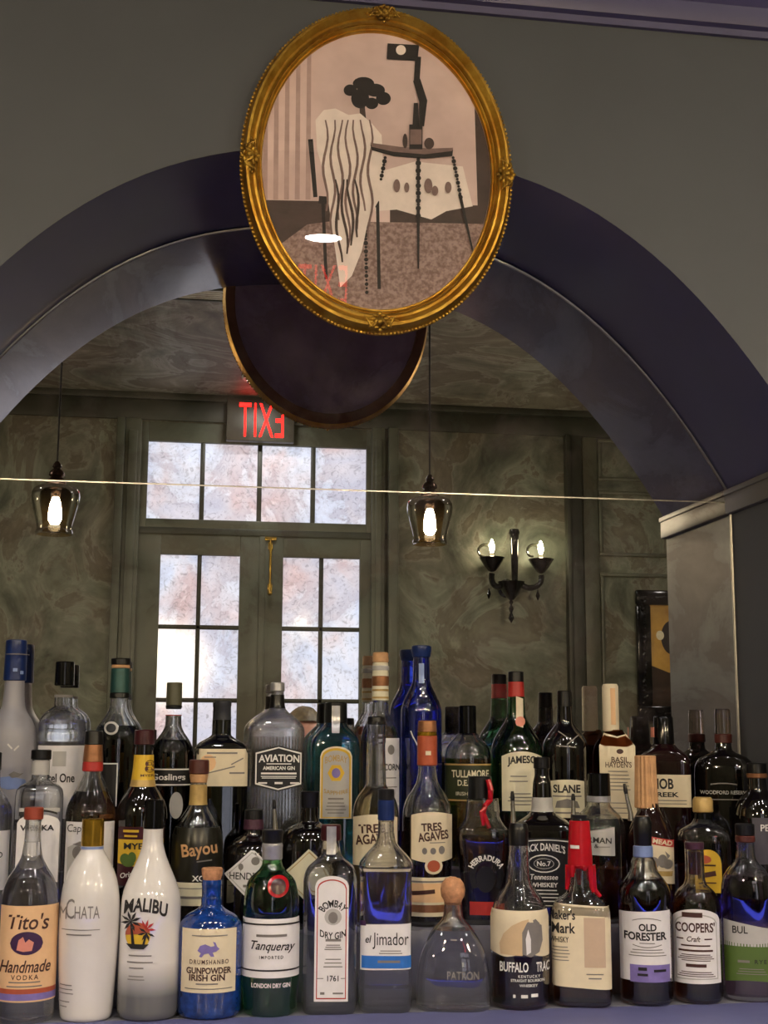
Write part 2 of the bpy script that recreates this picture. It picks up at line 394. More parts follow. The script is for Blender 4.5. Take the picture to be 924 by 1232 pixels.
    def spout(s, v_tip, v_base, u_tip, u_base, w=5):
        a = Vector(((u_base - s.xc) * s.s, 0, s.z(v_base))); b = Vector(((u_tip - s.xc) * s.s, 0.0, s.z(v_tip)))
        mid = a.lerp(b, 0.55) + Vector((0, 0, 0))
        o = MB().tube([a + Vector((0, 0, -0.004)), a + Vector((0, 0, 0.006)), mid, a.lerp(b, 0.72)], [w * s.s * 0.75, w * s.s * 0.6, w * s.s * 0.5, w * s.s * 0.45], 12).build('pour_spout', M['steel'], s.root)
        MB().tube([a.lerp(b, 0.70), a.lerp(b, 0.8), b], [w * s.s * 0.5, w * s.s * 0.56, w * s.s * 0.34], 12).build('spout_tip', M['black'], o)
        return o
    def text(s, parent, m, lines, off=0.0011, name='lettering'):
        lines = sorted(lines, key=lambda L: L[2]); groups = []; low = -1e9      # lines far apart become pieces of their own
        for L in lines:
            if L[2] - L[3] / 2 - low > 7: groups.append([])
            groups[-1].append(L); low = max(low, L[2] + L[3] / 2)
        o = None
        for g in groups:
            a_ = [L for L in g if not L[0].startswith('=')]; b_ = [L for L in g if L[0].startswith('=')]
            if a_: o = s.text1(parent, m, a_, off, name)
            if b_: o = s.text1(parent, m if m.name in ('white_ink', 'yellow_label_paper') or any(L[3] >= 4 for L in b_) else M['greyink'], b_, off, 'small_print')
        return o
    def text1(s, parent, m, lines, off, name):
        mb = MB()
        for L in lines:
            st, u, v, h, w = L[:5]; o = L[5] if len(L) > 5 else {}
            bend = o.get('bend', 0.0); rot = o.get('rot', 0.0); grow = o.get('grow', 0.0)
            if st.startswith('='):        # a rule or a line of print too small to read
                vs = []; fs = []; K = 10
                for i in range(K + 1):
                    vs += [(-0.5 + i / K, -0.5), (-0.5 + i / K, 0.5)]
                fs = [(2 * i, 2 * i + 2, 2 * i + 3, 2 * i + 1) for i in range(K)]
            else: vs, fs = text_mesh(st, o.get('shear', 0.0), o.get('bold', 0.012), o.get('sp', 1.0))
            out = []
            for x, y in vs:
                py = -y * h * (1 + grow * x); px = x * w
                if bend: py -= bend * (1 - 4 * x * x)
                if o.get('arc'):          # letters set round a circle of radius R px about (u, v)
                    R = o['arc']; a = x * w / R; px, py = (R + y * h) * math.sin(a), -(R + y * h) * math.cos(a)
                if rot: c, q = math.cos(rot), math.sin(rot); px, py = px * c - py * q, px * q + py * c
                z = s.zf(v + py); x_ = s.fx(u + px - s.xc, z)
                out.append(s.surf(x_, z, off))
            mb.add(out, fs)
        return mb.raw(name, m, parent, False)
    def poly(s, name, m, polys, off=0.0011, parent=None):   # small flat emblems: list of pixel polygons
        mb = MB()
        for pts in polys:
            bm = bmesh.new(); bm.faces.new([bm.verts.new((u, -v, 0)) for u, v in pts])
            bmesh.ops.triangulate(bm, faces=bm.faces[:])
            for _ in range(2):
                long_ = [e for e in bm.edges if e.calc_length() > 6]
                if long_: bmesh.ops.subdivide_edges(bm, edges=long_, cuts=2, use_grid_fill=True); bmesh.ops.triangulate(bm, faces=bm.faces[:])
            for v in bm.verts:
                z = s.zf(-v.co.y); v.co = s.surf(s.fx(v.co.x - s.xc, z), z, off)
            mb.bm(bm)
        return mb.raw(name, m, parent or s.root, False)
def disc(u, v, r, ry=None, n=18, a0=0, a1=2 * PI): return [(u + r * math.cos(a0 + (a1 - a0) * k / n), v + (ry or r) * math.sin(a0 + (a1 - a0) * k / n)) for k in range(n)]
def lines(u, v0, v1, n, w, h=1.4): return [('=', u, v0 + (v1 - v0) * i / max(1, n - 1), h, w * (0.8 + 0.2 * ((i * 7) % 3) / 2)) for i in range(n)]

# ================================================================ THE ROOM
ZC = CZ + 1.70                       # ceiling height
YB, YF = -4.65, -0.31                # back wall, face of the bar wall
XL, XR = -2.6, 3.6
ACX, AHW, ASP, AH, AP = 0.265, 0.684, CZ + 0.405, 0.440, 2.65      # arch: centre, half width, spring, rise, curve
def arch(t): return ASP + AH * (1 - abs(t) ** AP)
AN = 64
arc = [(ACX + AHW * math.sin(PI / 2 * (-1 + 2 * i / AN)), arch(math.sin(PI / 2 * (-1 + 2 * i / AN)))) for i in range(AN + 1)]
XJL, XJR = ACX - AHW, ACX + AHW
struct(MB().box(XL, XR, YB - 0.1, 0.4, -0.1, 0.0).build('floor', M['floor'], smooth=False))
struct(MB().box(XL, XR, YB - 0.1, 0.4, ZC, ZC + 0.1).build('ceiling', M['ceiling'], smooth=False))
struct(MB().box(XL - 0.1, XL, YB - 0.1, 0.4, 0, ZC).build('wall_left', M['plaster'], smooth=False))
struct(MB().box(XR, XR + 0.1, YB - 0.1, 0.4, 0, ZC).build('wall_right', M['plaster'], smooth=False))
# bar wall with the arched recess cut through it
mb = MB(); vs = []; fs = []
for (x, z) in arc: vs += [(x, YF, z), (x, YF, ZC)]
for i in range(AN): fs.append((2 * i, 2 * i + 1, 2 * i + 3, 2 * i + 2))
mb.add(vs, fs)
for xa, xb in ((XL, XJL), (XJR, XR)):
    mb.add([(xa, YF, 0), (xb, YF, 0), (xb, YF, ASP), (xa, YF, ASP)], [(0, 1, 2, 3)])
    mb.add([(xa, YF, ASP), (xb, YF, ASP), (xb, YF, ZC), (xa, YF, ZC)], [(0, 1, 2, 3)])
for xj in (XJL, XJR):                # jambs below the impost
    mb.add([(xj, YF, 0), (xj, 0.012, 0), (xj, 0.012, ASP), (xj, YF, ASP)], [(0, 1, 2, 3)])
mb.add([(XL, 0.4, 0), (XR, 0.4, 0), (XR, 0.4, ZC), (XL, 0.4, ZC)], [(0, 1, 2, 3)])
mb.add([(XJL, 0.014, 0), (XJR, 0.014, 0), (XJR, 0.014, ZC), (XJL, 0.014, ZC)], [(0, 1, 2, 3)])
struct(mb.raw('wall_front', M['taupe'], smooth=False))
# navy lining of the arch
mb = MB(); vs = []; fs = []
for (x, z) in arc: vs += [(x, YF - 0.0005, z - 0.0005), (x, 0.012, z - 0.0005)]
for i in range(AN): fs.append((2 * i, 2 * i + 2, 2 * i + 3, 2 * i + 1))
struct(mb.add(vs, fs).raw('trim_1', M['navy'], ang=60))
for k, (xa, xb) in enumerate(((XJR - 0.011, XJR + 0.002), (XJL - 0.002, XJL + 0.011))):
    m2 = MB().box(xa, xb, YF - 0.002, 0.012, ASP - 0.0365, ASP + 0.003, 0.0025)
    m2.box(xa - 0.003 if k == 0 else xa, xb if k == 0 else xb + 0.003, YF - 0.002, 0.012, ASP - 0.0045, ASP + 0.005, 0.0015)
    struct(m2.build('trim_%d' % (2 + k), M['impost']))
# cornice above the arch
zc0 = CZ + 1.077
prof = [(0, 0), (0.008, 0.0), (0.010, 0.010), (0.020, 0.012), (0.024, 0.022), (0.026, 0.040), (0.038, 0.052), (0.060, 0.066), (0.064, 0.078), (0.090, 0.082), (0.115, 0.10), (0.150, 0.14), (0.170, 0.16), (0.170, 0.19), (0.0, 0.19)]
vs = [(x, YF - d, zc0 + h) for x in (XL, XR) for d, h in prof]; n = len(prof)
struct(MB().add(vs, [(i, i + 1, n + i + 1, n + i) for i in range(n - 1)] + [tuple(range(n)), tuple(range(2 * n - 1, n - 1, -1))]).build('trim_4', M['cornice'], ang=25))

# ---------------------------------------------------------------- mirror
mm = bpy.data.materials.new('antiqued_mirror'); mm.use_nodes = True; nt = mm.node_tree; N = nt.nodes; N.remove(N['Principled BSDF'])
tc = N.new('ShaderNodeTexCoord')
n1 = N.new('ShaderNodeTexNoise'); n1.inputs['Scale'].default_value = 6.0; n1.inputs['Detail'].default_value = 9; n1.inputs['Roughness'].default_value = 0.66; n1.inputs['Distortion'].default_value = 0.5
n2 = N.new('ShaderNodeTexNoise'); n2.inputs['Scale'].default_value = 9; n2.inputs['Detail'].default_value = 9; n2.inputs['Roughness'].default_value = 0.7; n2.inputs['Distortion'].default_value = 0.3
for q in (n1, n2): nt.links.new(tc.outputs['Object'], q.inputs['Vector'])
r1 = N.new('ShaderNodeValToRGB'); el = r1.color_ramp.elements; el.new(0.5); el.new(0.55)
for e, (p, c) in zip(el, ((0.42, (0.82, 0.83, 0.82)), (0.495, (0.72, 0.71, 0.70)), (0.515, (0.63, 0.59, 0.58)), (0.62, (0.73, 0.69, 0.67)))): e.position = p; e.color = col(c)
nt.links.new(n1.outputs['Fac'], r1.inputs['Fac'])
g = N.new('ShaderNodeBsdfGlossy'); g.inputs['Roughness'].default_value = 0.0; nt.links.new(r1.outputs['Color'], g.inputs['Color'])
df = N.new('ShaderNodeBsdfDiffuse'); df.inputs['Color'].default_value = (0.30, 0.25, 0.25, 1)
r2 = N.new('ShaderNodeValToRGB'); e2 = r2.color_ramp.elements
e2[0].position = 0.47; e2[0].color = (0.005, 0.005, 0.005, 1); e2[1].position = 0.66; e2[1].color = (0.13, 0.13, 0.13, 1)
nt.links.new(n2.outputs['Fac'], r2.inputs['Fac'])
mx = N.new('ShaderNodeMixShader'); nt.links.new(r2.outputs['Color'], mx.inputs[0]); nt.links.new(g.outputs[0], mx.inputs[1]); nt.links.new(df.outputs[0], mx.inputs[2])
nt.links.new(mx.outputs[0], N['Material Output'].inputs['Surface'])
mir = thing('arched_mirror', 'large arched antiqued mirror lining the recess behind all the bottles', 'mirror', (ACX, 0, 1.24))
ZS = CZ + 0.389                      # joint between the two sheets
def off(o): o.parent = mir; o.matrix_parent_inverse = Matrix.Translation((-ACX, 0, -1.24)); return o
XA, XB = XJL + 0.001, XJR - 0.001
off(MB().box(XA, XB, 0.0, 0.008, 1.08, ZS - 0.0012).build('mirror_panel', mm, smooth=False))['label'] = 'lower rectangular sheet of the mirror'
pl = [(XA, ZS + 0.0012)] + [(max(XA, min(XB, x)), max(ZS + 0.0012, z - 0.0012)) for x, z in arc] + [(XB, ZS + 0.0012)]
n = len(pl); off(MB().add([(x, 0.0, z) for x, z in pl] + [(x, 0.008, z) for x, z in pl], [tuple(range(n)), tuple(range(2 * n - 1, n - 1, -1))] + [(i, (i + 1) % n, n + (i + 1) % n, n + i) for i in range(n)]).build('mirror_panel', mm, smooth=False))['label'] = 'upper arched sheet of the mirror'
off(MB().box(XA, XB, 0.001, 0.0075, ZS - 0.0011, ZS + 0.0011).build('joint_strip', M['bead']))
pts = [(XB - 0.001, -0.001, 1.245), (XB - 0.001, -0.001, ASP)] + [(x - 0.003 * math.copysign(min(1, abs(x - ACX) / AHW), x - ACX), -0.001, z - 0.0035) for x, z in reversed(arc)] + [(XA + 0.001, -0.001, ASP), (XA + 0.001, -0.001, 1.245)]
off(MB().tube(pts, 0.0021, 6).build('edge_bead', M['bead']))

# ---------------------------------------------------------------- counter and stepped shelf
ct = thing('back_bar_counter', 'slate purple back bar counter under the front row of bottles', 'counter', (0.4, -0.45, 0))
def under(root, mb_, name, m, **k):
    o = mb_.build(name, m, root, **k); o.matrix_parent_inverse = root.matrix_basis.inverted() if False else Matrix.Translation(-Vector(root.location)); return o
under(ct, MB().box(XL + 0.3, XR - 0.3, -0.66, YF - 0.001, ROWZ[1] - 0.04, ROWZ[1], 0.004), 'worktop', M['counter'])
under(ct, MB().box(XL + 0.35, XR - 0.35, -0.60, YF - 0.001, 0.0, ROWZ[1] - 0.041), 'cabinet', M['riser'], smooth=False)
for nm, lab, y0, z0, z1 in (('bar_shelf', 'flat purple grey board under the shelf steps, behind the front row of bottles', YF + 0.0005, ROWZ[1] - 0.03, ROWZ[1] - 0.0005),
                            ('shelf_step', 'lower purple grey shelf step carrying the middle row of bottles', -0.232, ROWZ[1], ROWZ[2]),
                            ('shelf_step', 'upper purple grey shelf step carrying the back row of bottles against the mirror', -0.112, ROWZ[2], ROWZ[3])):
    if nm == 'shelf_step' and z1 == ROWZ[2]:
        m2 = MB().box(XJL + 0.002, XJR - 0.002, y0, -0.1135, z0, z1, 0.002)
    elif nm == 'shelf_step':
        m2 = MB().box(XJL + 0.002, XJR - 0.002, y0, -0.0015, ROWZ[1], z1, 0.002)
    else: m2 = MB().box(XJL + 0.002, XJR - 0.002, y0, -0.0015, z0, z1)
    tag(m2.build(nm, M['riser'], smooth=nm == 'shelf_step'), lab, 'shelf')

# ---------------------------------------------------------------- bar counter the photographer stands at, with its blue strip light
br = thing('bar_counter', 'long customer side bar counter facing the bottles, seen only by reflection', 'counter', (0.5, -1.85, 0))
under(br, MB().box(XL + 0.4, 2.6, -2.04, -1.62, 1.03, 1.075, 0.01), 'bar_top', mat('walnut_bar_top', '#3c2415', 0.25, var=0.25, scale=9))
under(br, MB().box(XL + 0.45, 2.55, -2.0, -1.70, 0.0, 1.029), 'bar_front', mat('pale_bar_panel', '#b4b4c0', 0.5, var=0.05, scale=9), smooth=False)
ls = thing('strip_light', 'blue strip light under the edge of the customer bar counter', 'light', (0.5, -1.655, 1.02))
under(ls, MB().box(XL + 0.5, 2.5, -1.665, -1.645, 1.012, 1.029), 'diffuser', emission('blue_strip_glow', (0.10, 0.12, 1.0), L_STRIP), smooth=False)

# ---------------------------------------------------------------- oval picture over the arch
nrm = Vector((-0.0266, -0.998, -0.0576)).normalized(); e1 = (-nrm).cross(Vector((0, 0, 1))).normalized(); e2v = e1.cross(-nrm)
PO = P(454, 203, -0.331)
pic = thing('oval_picture_frame', 'gilt oval frame with a sepia photograph hung over the arch', 'picture')
pic.matrix_world = Matrix([[e1[i], e2v[i], nrm[i], PO[i]] for i in range(3)] + [[0, 0, 0, 1]])
def pl2(u, v):
    d = Vector(ray(u, v)); o = Vector((0, -D, CZ)); t = (PO - o).dot(nrm) / d.dot(nrm); q = o + d * t - PO; return q.dot(e1), q.dot(e2v)
PHI = 0.035
def ell(a, b, t): 
    a, b = a * 1.0105, b * 1.0105; x, y = a * math.cos(t), b * math.sin(t); c, s_ = math.cos(PHI), math.sin(PHI); return x * c - y * s_ * -1 if False else (x * c + y * s_ * -1), x * s_ + y * c
def ring_sweep(mb_, prof_, n=128, wob=None):     # prof_: (distance outward from the sight edge, height)
    vs = []; fs = []; A0, B0 = 0.1675, 0.2075; m_ = len(prof_)
    for k in range(n):
        t = 2 * PI * k / n
        for j, (dd, h) in enumerate(prof_):
            x, y = ell(A0 + dd * 1.0, B0 + dd * 1.19, t); vs.append((x + 0.0012, y + 0.0008, h))
    for k in range(n):
        for j in range(m_ - 1):
            a = k * m_ + j; b = ((k + 1) % n) * m_ + j; fs.append((a, b, b + 1, a + 1))
    return mb_.add(vs, fs)
gm = mat('antique_gilding', '#e6b850', 0.36, 0.9, c2='#b8842e', var=0.15, scale=34, bump=0.25, bscale=160)
gm2 = mat('dark_gilding', '#8a6428', 0.38, 0.8, c2='#c29a3c', var=0.4, scale=60, bump=0.4, bscale=200)
ring_sweep(MB(), [(0.027, -0.022), (0.0316, -0.010), (0.0300, -0.004), (0.0275, -0.002), (0.0262, 0.006), (0.0235, 0.0125), (0.0200, 0.0135), (0.0165, 0.0100), (0.0135, 0.0065), (0.0105, 0.0075), (0.0085, 0.0055), (0.0075, 0.001), (0.0058, 0.003), (0.0038, 0.0015), (0.003, -0.002), (0.0012, -0.0015), (0.0, -0.004), (0.0, -0.012)]).build('gilt_frame', gm, pic, ang=50)
mb = MB()
for k in range(230):
    t = 2 * PI * k / 230; x, y = ell(0.1675 + 0.0300, 0.2075 + 0.0357, t); mb.ball((x + 0.0012, y + 0.0008, -0.0045), 0.0026, 1, 1, 0.8, 1)
mb.build('beaded_edge', gm2, pic)
ring_sweep(MB(), [(0.0078, 0.0022), (0.0068, 0.0022), (0.0072, 0.0032)], 128).build('dark_line', gm2, pic)
for nm, (u, v), ang_ in (('top', (461, 20), 0), ('bottom', (456, 389), PI), ('left', (301, 190), PI / 2), ('right', (607, 213), -PI / 2)):
    cx_, cy_ = pl2(u, v); mb = MB(); big = 1.0
    R_ = Matrix.Translation((cx_, cy_, 0.008)) @ Matrix.Rotation(ang_ + PHI, 4, 'Z')
    def lump(x, y, z, r, sx=1, sy=1, sz=0.7): 
        bm = bmesh.new(); bmesh.ops.create_icosphere(bm, subdivisions=2, radius=r); mb.bm(bm, R_ @ Matrix.Translation((x, y, z)) @ Matrix.Diagonal((sx, sy, sz, 1)))
    lump(0, 0, 0.002, 0.0085, 1.2, 0.9, 0.8); lump(0, 0.001, 0.008, 0.0045)
    for s_ in (-1, 1):
        for x, y, r in ((0.009, 0.005, 0.0042), (0.0095, -0.004, 0.0040), (0.014, 0.001, 0.0044), (0.018, -0.0035, 0.0034), (0.0215, 0.001, 0.0028), (0.005, 0.009, 0.0036), (0.0055, -0.0085, 0.0036), (0.013, 0.0075, 0.003), (0.025, -0.002, 0.002)):
            lump(s_ * x, y, 0.003, r, 1.35, 0.8, 0.9)
        pts = [R_ @ Vector((s_ * (0.006 + 0.018 * q), 0.0075 * math.sin(q * 5), 0.006)) for q in [i / 10 for i in range(11)]]
        mb.tube(pts, [0.0022 * (1 - 0.06 * i) for i in range(11)], 8)
    lump(0, 0.012, 0.002, 0.0032); lump(0, -0.012, 0.002, 0.0032)
    mb.build('cartouche', gm2, pic)
# back board, with the brown inner rim it shows in the mirror
vs = [(*ell(0.1675 + 0.020, 0.2075 + 0.024, 2 * PI * k / 96), -0.014) for k in range(96)]
MB().add(vs, [tuple(range(96))]).build('back_board', mat('purple_backing_paper', '#b8a0b4', 0.6, var=0.15, scale=12), pic, smooth=False)
ring_sweep(MB(), [(0.0268, -0.0225), (0.010, -0.0225), (0.009, -0.0145)], 96).build('rear_rim', mat('dark_stained_rim', '#7a5038', 0.5, var=0.25, scale=14), pic)
# the print: a generic sepia parlour still life
def spaper(name, c, **k): return mat(name, c, 0.55, **k)
pk = spaper('sepia_wall_tone', '#cfb4b1', c2='#e4cbc8', var=0.04, scale=7); pk2 = spaper('sepia_mid_tone', '#7d6561', var=0.15, scale=60); pkd = spaper('sepia_dark_tone', '#1a1211', var=0.2, scale=30); pkl = spaper('sepia_light_tone', '#f0e2dd', var=0.06, scale=30)
pkc = spaper('sepia_carpet_tone', '#b59a94', c2='#7a605b', var=0.2, scale=170, detail=1.5); pkm = spaper('sepia_shadow_tone', '#43332f', var=0.2, scale=30)
pr = [(*ell(0.1675, 0.2075, 2 * PI * k / 96), -0.008) for k in range(96)]
prn = MB().add([(x + 0.0012, y + 0.0008, z) for x, y, z in pr], [tuple(range(96))]).build('print', pk, pic, smooth=False)
lay = [0]
def ppoly(name, m, pts, clip=True):
    lay[0] += 1; z = -0.008 + 0.000012 * lay[0]; P2 = [pl2(u, v) for u, v in pts]
    if clip:                          # clip the shape to the oval sight
        el_ = [(x + 0.0012, y + 0.0008) for x, y in [ell(0.1672, 0.2072, 2 * PI * k / 72) for k in range(72)]]
        for i in range(72):
            ax, ay = el_[i]; bx, by = el_[(i + 1) % 72]; out = []
            sd = lambda p: (bx - ax) * (p[1] - ay) - (by - ay) * (p[0] - ax)
            for j in range(len(P2)):
                p, q = P2[j], P2[(j + 1) % len(P2)]; a, b = sd(p), sd(q)
                if a >= 0: out.append(p)
                if (a >= 0) != (b >= 0): f_ = a / (a - b); out.append((p[0] + (q[0] - p[0]) * f_, p[1] + (q[1] - p[1]) * f_))
            P2 = out
            if not P2: return
    return P2, z
def pdraw(name, m, polys, clip=True):
    mb_ = MB()
    for pts in polys:
        r_ = ppoly(name, m, pts, clip)
        if r_: mb_.add([(x, y, r_[1]) for x, y in r_[0]], [tuple(range(len(r_[0])))])
    return mb_.raw(name, m, prn, False)
def stroke(p, q, w0, w1=None):
    w1 = w1 or w0; dx, dy = q[0] - p[0], q[1] - p[1]; L = math.hypot(dx, dy); nx, ny = -dy / L, dx / L
    return [(p[0] + nx * w0 / 2, p[1] + ny * w0 / 2), (q[0] + nx * w1 / 2, q[1] + ny * w1 / 2), (q[0] - nx * w1 / 2, q[1] - ny * w1 / 2), (p[0] - nx * w0 / 2, p[1] - ny * w0 / 2)]
pdraw('printed_skirting', pkm, [[(300, 238), (400, 240), (400, 300), (300, 330)], [(555, 245), (620, 245), (620, 300), (470, 268), (470, 250)], [(572, 120), (620, 90), (620, 250), (576, 248)]])
pdraw('printed_carpet', pkc, [[(300, 320), (370, 268), (400, 264), (620, 268), (620, 400), (300, 400)]])
pdraw('printed_curtain', spaper('sepia_curtain_tone', '#c2a5a0', c2='#b09490', var=0.05, scale=40), [[(318 + 13 * i, 60), (323 + 13 * i, 60), (322 + 13 * i, 238), (316 + 13 * i, 238)] for i in range(5)])
pdraw('printed_cloth', pkl, [[(455, 205), (500, 192), (558, 198), (570, 246), (538, 252), (520, 262), (478, 250), (452, 252)]])
# a plain side chair with a pale shawl over its back and a dark vase of leaves behind it
def beads(p, q, n, r0, r1): return [disc(p[0] + (q[0] - p[0]) * i / (n - 1), p[1] + (q[1] - p[1]) * i / (n - 1), (r0 + (r1 - r0) * i / (n - 1)) * (1.0 if i % 2 else 0.66), None, 8) for i in range(n)]
pdraw('printed_chair', pkd, [stroke((374, 165), (380, 235), 6, 5), stroke((384, 238), (456, 243), 9), stroke((389, 240), (393, 334), 4), stroke((455, 240), (457, 346), 4)] + beads((440, 246), (442, 350), 22, 3.4, 2.2))
pdraw('printed_stand', pkm, [stroke((436, 118), (438, 150), 6, 8)] + beads((398, 150), (396, 230), 12, 2.5, 2.5))
pdraw('printed_leaves', pkd, [disc(434, 116, 11, 12), disc(452, 106, 12, 8), disc(438, 98, 13, 8), disc(462, 116, 9, 8), disc(422, 106, 8, 7), disc(448, 122, 8, 7)])
shawl = [(380, 142), (390, 130), (404, 128), (420, 136), (434, 134), (448, 146), (460, 160), (462, 200), (458, 236), (444, 262), (436, 300), (424, 330), (410, 344), (404, 300), (398, 258), (392, 214), (382, 178)]
pdraw('printed_shawl', pkl, [shawl])
def fold(pts, w): return [q for i in range(len(pts) - 1) for q in [stroke(pts[i], pts[i + 1], w * (0.5 + 0.5 * math.sin(PI * (i + 0.3) / len(pts))), w * (0.5 + 0.5 * math.sin(PI * (i + 1.3) / len(pts))))]]
pdraw('printed_folds', pk2, sum([fold([(392 + 9 * i + 3 * math.sin(j * 0.9 + i), 142 + j * 11) for j in range(11 + (i * 3) % 5)], 3.2) for i in range(7)], []))
pdraw('printed_deep_folds', pkm, sum([fold([(404 + 8 * i + 2.5 * math.sin(j * 0.8 + 2 * i) + j * 0.6, 214 + j * 10) for j in range(11 - i)], 3.4) for i in range(4)], []))
pdraw('printed_camera_box', pkd, [[(467, 50), (505, 52), (503, 71), (466, 69)]]); pdraw('printed_lens', pkl, [disc(483, 58, 6)])
pdraw('printed_drape', pkd, [stroke((504, 66), (502, 96), 7), stroke((502, 94), (510, 120), 9, 10), stroke((510, 118), (508, 150), 10, 6)])
pdraw('printed_table', pkd, [[(446, 172), (482, 178), (520, 180), (546, 178), (545, 186), (512, 189), (474, 186), (448, 179)], stroke((504, 250), (504, 322), 4, 2), stroke((554, 232), (570, 302), 4, 2)] + beads((504, 190), (504, 258), 16, 3.6, 3.2) + beads((464, 188), (459, 214), 7, 3, 2.6) + beads((546, 188), (556, 240), 13, 2.8, 2.6))
pdraw('printed_table_top', pk2, [[(446, 170), (482, 175), (520, 177), (546, 176), (545, 180), (512, 184), (474, 181), (448, 175)]])
pdraw('printed_bottle', pkd, [stroke((501, 122), (501, 150), 5, 8), stroke((501, 148), (501, 178), 16)]); pdraw('printed_bottle_label', pk2, [stroke((501, 154), (501, 172), 14)])
for q_ in (disc(517, 171, 6, 7), disc(488, 168, 3, 9)): pdraw('printed_cup', pkm, [q_])
for q_ in (disc(478, 222, 4, 8), disc(490, 224, 3, 6), disc(516, 222, 5, 9), disc(524, 228, 4, 6), disc(540, 224, 4, 7)): pdraw('printed_flower', pk2, [q_])
# convex glazing
vs = []; fs = []; NR = 8
for i in range(NR + 1):
    q = i / NR
    for k in range(64):
        x, y = ell(0.1678 * max(q, 0.001), 0.2078 * max(q, 0.001), 2 * PI * k / 64); vs.append((x + 0.0012, y + 0.0008, -0.0035))
for i in range(NR):
    for k in range(64): fs.append((i * 64 + k, i * 64 + (k + 1) % 64, (i + 1) * 64 + (k + 1) % 64, (i + 1) * 64 + k))
MB().add(vs, fs).raw('glazing', thin_glass('picture_glass'), pic)

# ================================================================ BACK WALL, SEEN IN THE MIRROR
Y0 = YB
def B(u, v, y=Y0): return PV(u, v, y)
DX0, DX1 = B(165, 700).x, B(468, 700).x
DZT = B(320, 642).z                   # underside of the transom bar
TZT = B(310, 512).z
mb = MB(); mb.box(XL, DX0, YB - 0.1, YB, 0, ZC).box(DX1, XR, YB - 0.1, YB, 0, ZC).box(DX0, DX1, YB - 0.1, YB, TZT, ZC)
struct(mb.build('wall_back', M['plaster'], smooth=False))
# crown band of the back wall and the casings round the doors
zb0 = B(560, 521).z
struct(MB().box(XL, XR, YB, YB + 0.05, ZC - 0.035, ZC, 0.004).box(XL, XR, YB, YB + 0.018, zb0, ZC - 0.03, 0.004).build('trim_5', M['green_dark']))
k = 6
for ua, ub in ((136, 146), (146, 166), (446, 462), (466, 478)):
    xa, xb = B(ua, 650).x, B(ub, 650).x; wide = (xb - xa) > 0.06
    m2 = MB().box(xa, xb, YB, YB + (0.03 if wide else 0.045), 0, zb0 + 0.005, 0.006)
    if wide: m2.box(xa + 0.018, xb - 0.018, YB + 0.028, YB + 0.042, 0.25, zb0 - 0.06, 0.006)
    struct(m2.build('trim_%d' % k, M['green_trim'])); k += 1
# transom window
pane_m = bpy.data.materials.new('frosted_daylit_pane'); pane_m.use_nodes = True; nt = pane_m.node_tree; N = nt.nodes; b = N['Principled BSDF']
tc = N.new('ShaderNodeTexCoord'); n1 = N.new('ShaderNodeTexNoise'); n1.inputs['Scale'].default_value = 3.2; n1.inputs['Detail'].default_value = 6; n1.inputs['Distortion'].default_value = 0.8
n2 = N.new('ShaderNodeTexVoronoi'); n2.inputs['Scale'].default_value = 55; n2.feature = 'DISTANCE_TO_EDGE'
n3 = N.new('ShaderNodeTexNoise'); n3.inputs['Scale'].default_value = 26; n3.inputs['Detail'].default_value = 4; n3.inputs['Distortion'].default_value = 2.5
for q in (n1, n2, n3): nt.links.new(tc.outputs['Object'], q.inputs['Vector'])
r1 = N.new('ShaderNodeValToRGB'); el = r1.color_ramp.elements; el.new(0.5); el.new(0.58)
for e, (p, c) in zip(el, ((0.40, (0.72, 0.78, 0.98)), (0.50, (0.84, 0.85, 0.98)), (0.58, (0.84, 0.76, 0.84)), (0.66, (0.88, 0.68, 0.70)))): e.position = p; e.color = col(c)
nt.links.new(n1.outputs['Fac'], r1.inputs['Fac'])
r3 = N.new('ShaderNodeValToRGB'); r3.color_ramp.elements[0].position = 0.33; r3.color_ramp.elements[0].color = (0.55, 0.55, 0.55, 1); r3.color_ramp.elements[1].position = 0.47; r3.color_ramp.elements[1].color = (1, 1, 1, 1)
nt.links.new(n3.outputs['Fac'], r3.inputs['Fac'])
mxc = N.new('ShaderNodeMixRGB'); mxc.blend_type = 'MULTIPLY'; mxc.inputs[0].default_value = 1; nt.links.new(r1.outputs['Color'], mxc.inputs[1]); nt.links.new(r3.outputs['Color'], mxc.inputs[2])
nt.links.new(mxc.outputs[0], b.inputs['Emission Color']); b.inputs['Emission Strength'].default_value = L_PANE
b.inputs['Base Color'].default_value = (0.25, 0.25, 0.28, 1); b.inputs['Roughness'].default_value = 0.06
bp = N.new('ShaderNodeBump'); bp.inputs['Strength'].default_value = 0.05; bp.inputs['Distance'].default_value = 0.003; nt.links.new(n3.outputs['Fac'], bp.inputs['Height']); nt.links.new(bp.outputs['Normal'], b.inputs['Normal'])
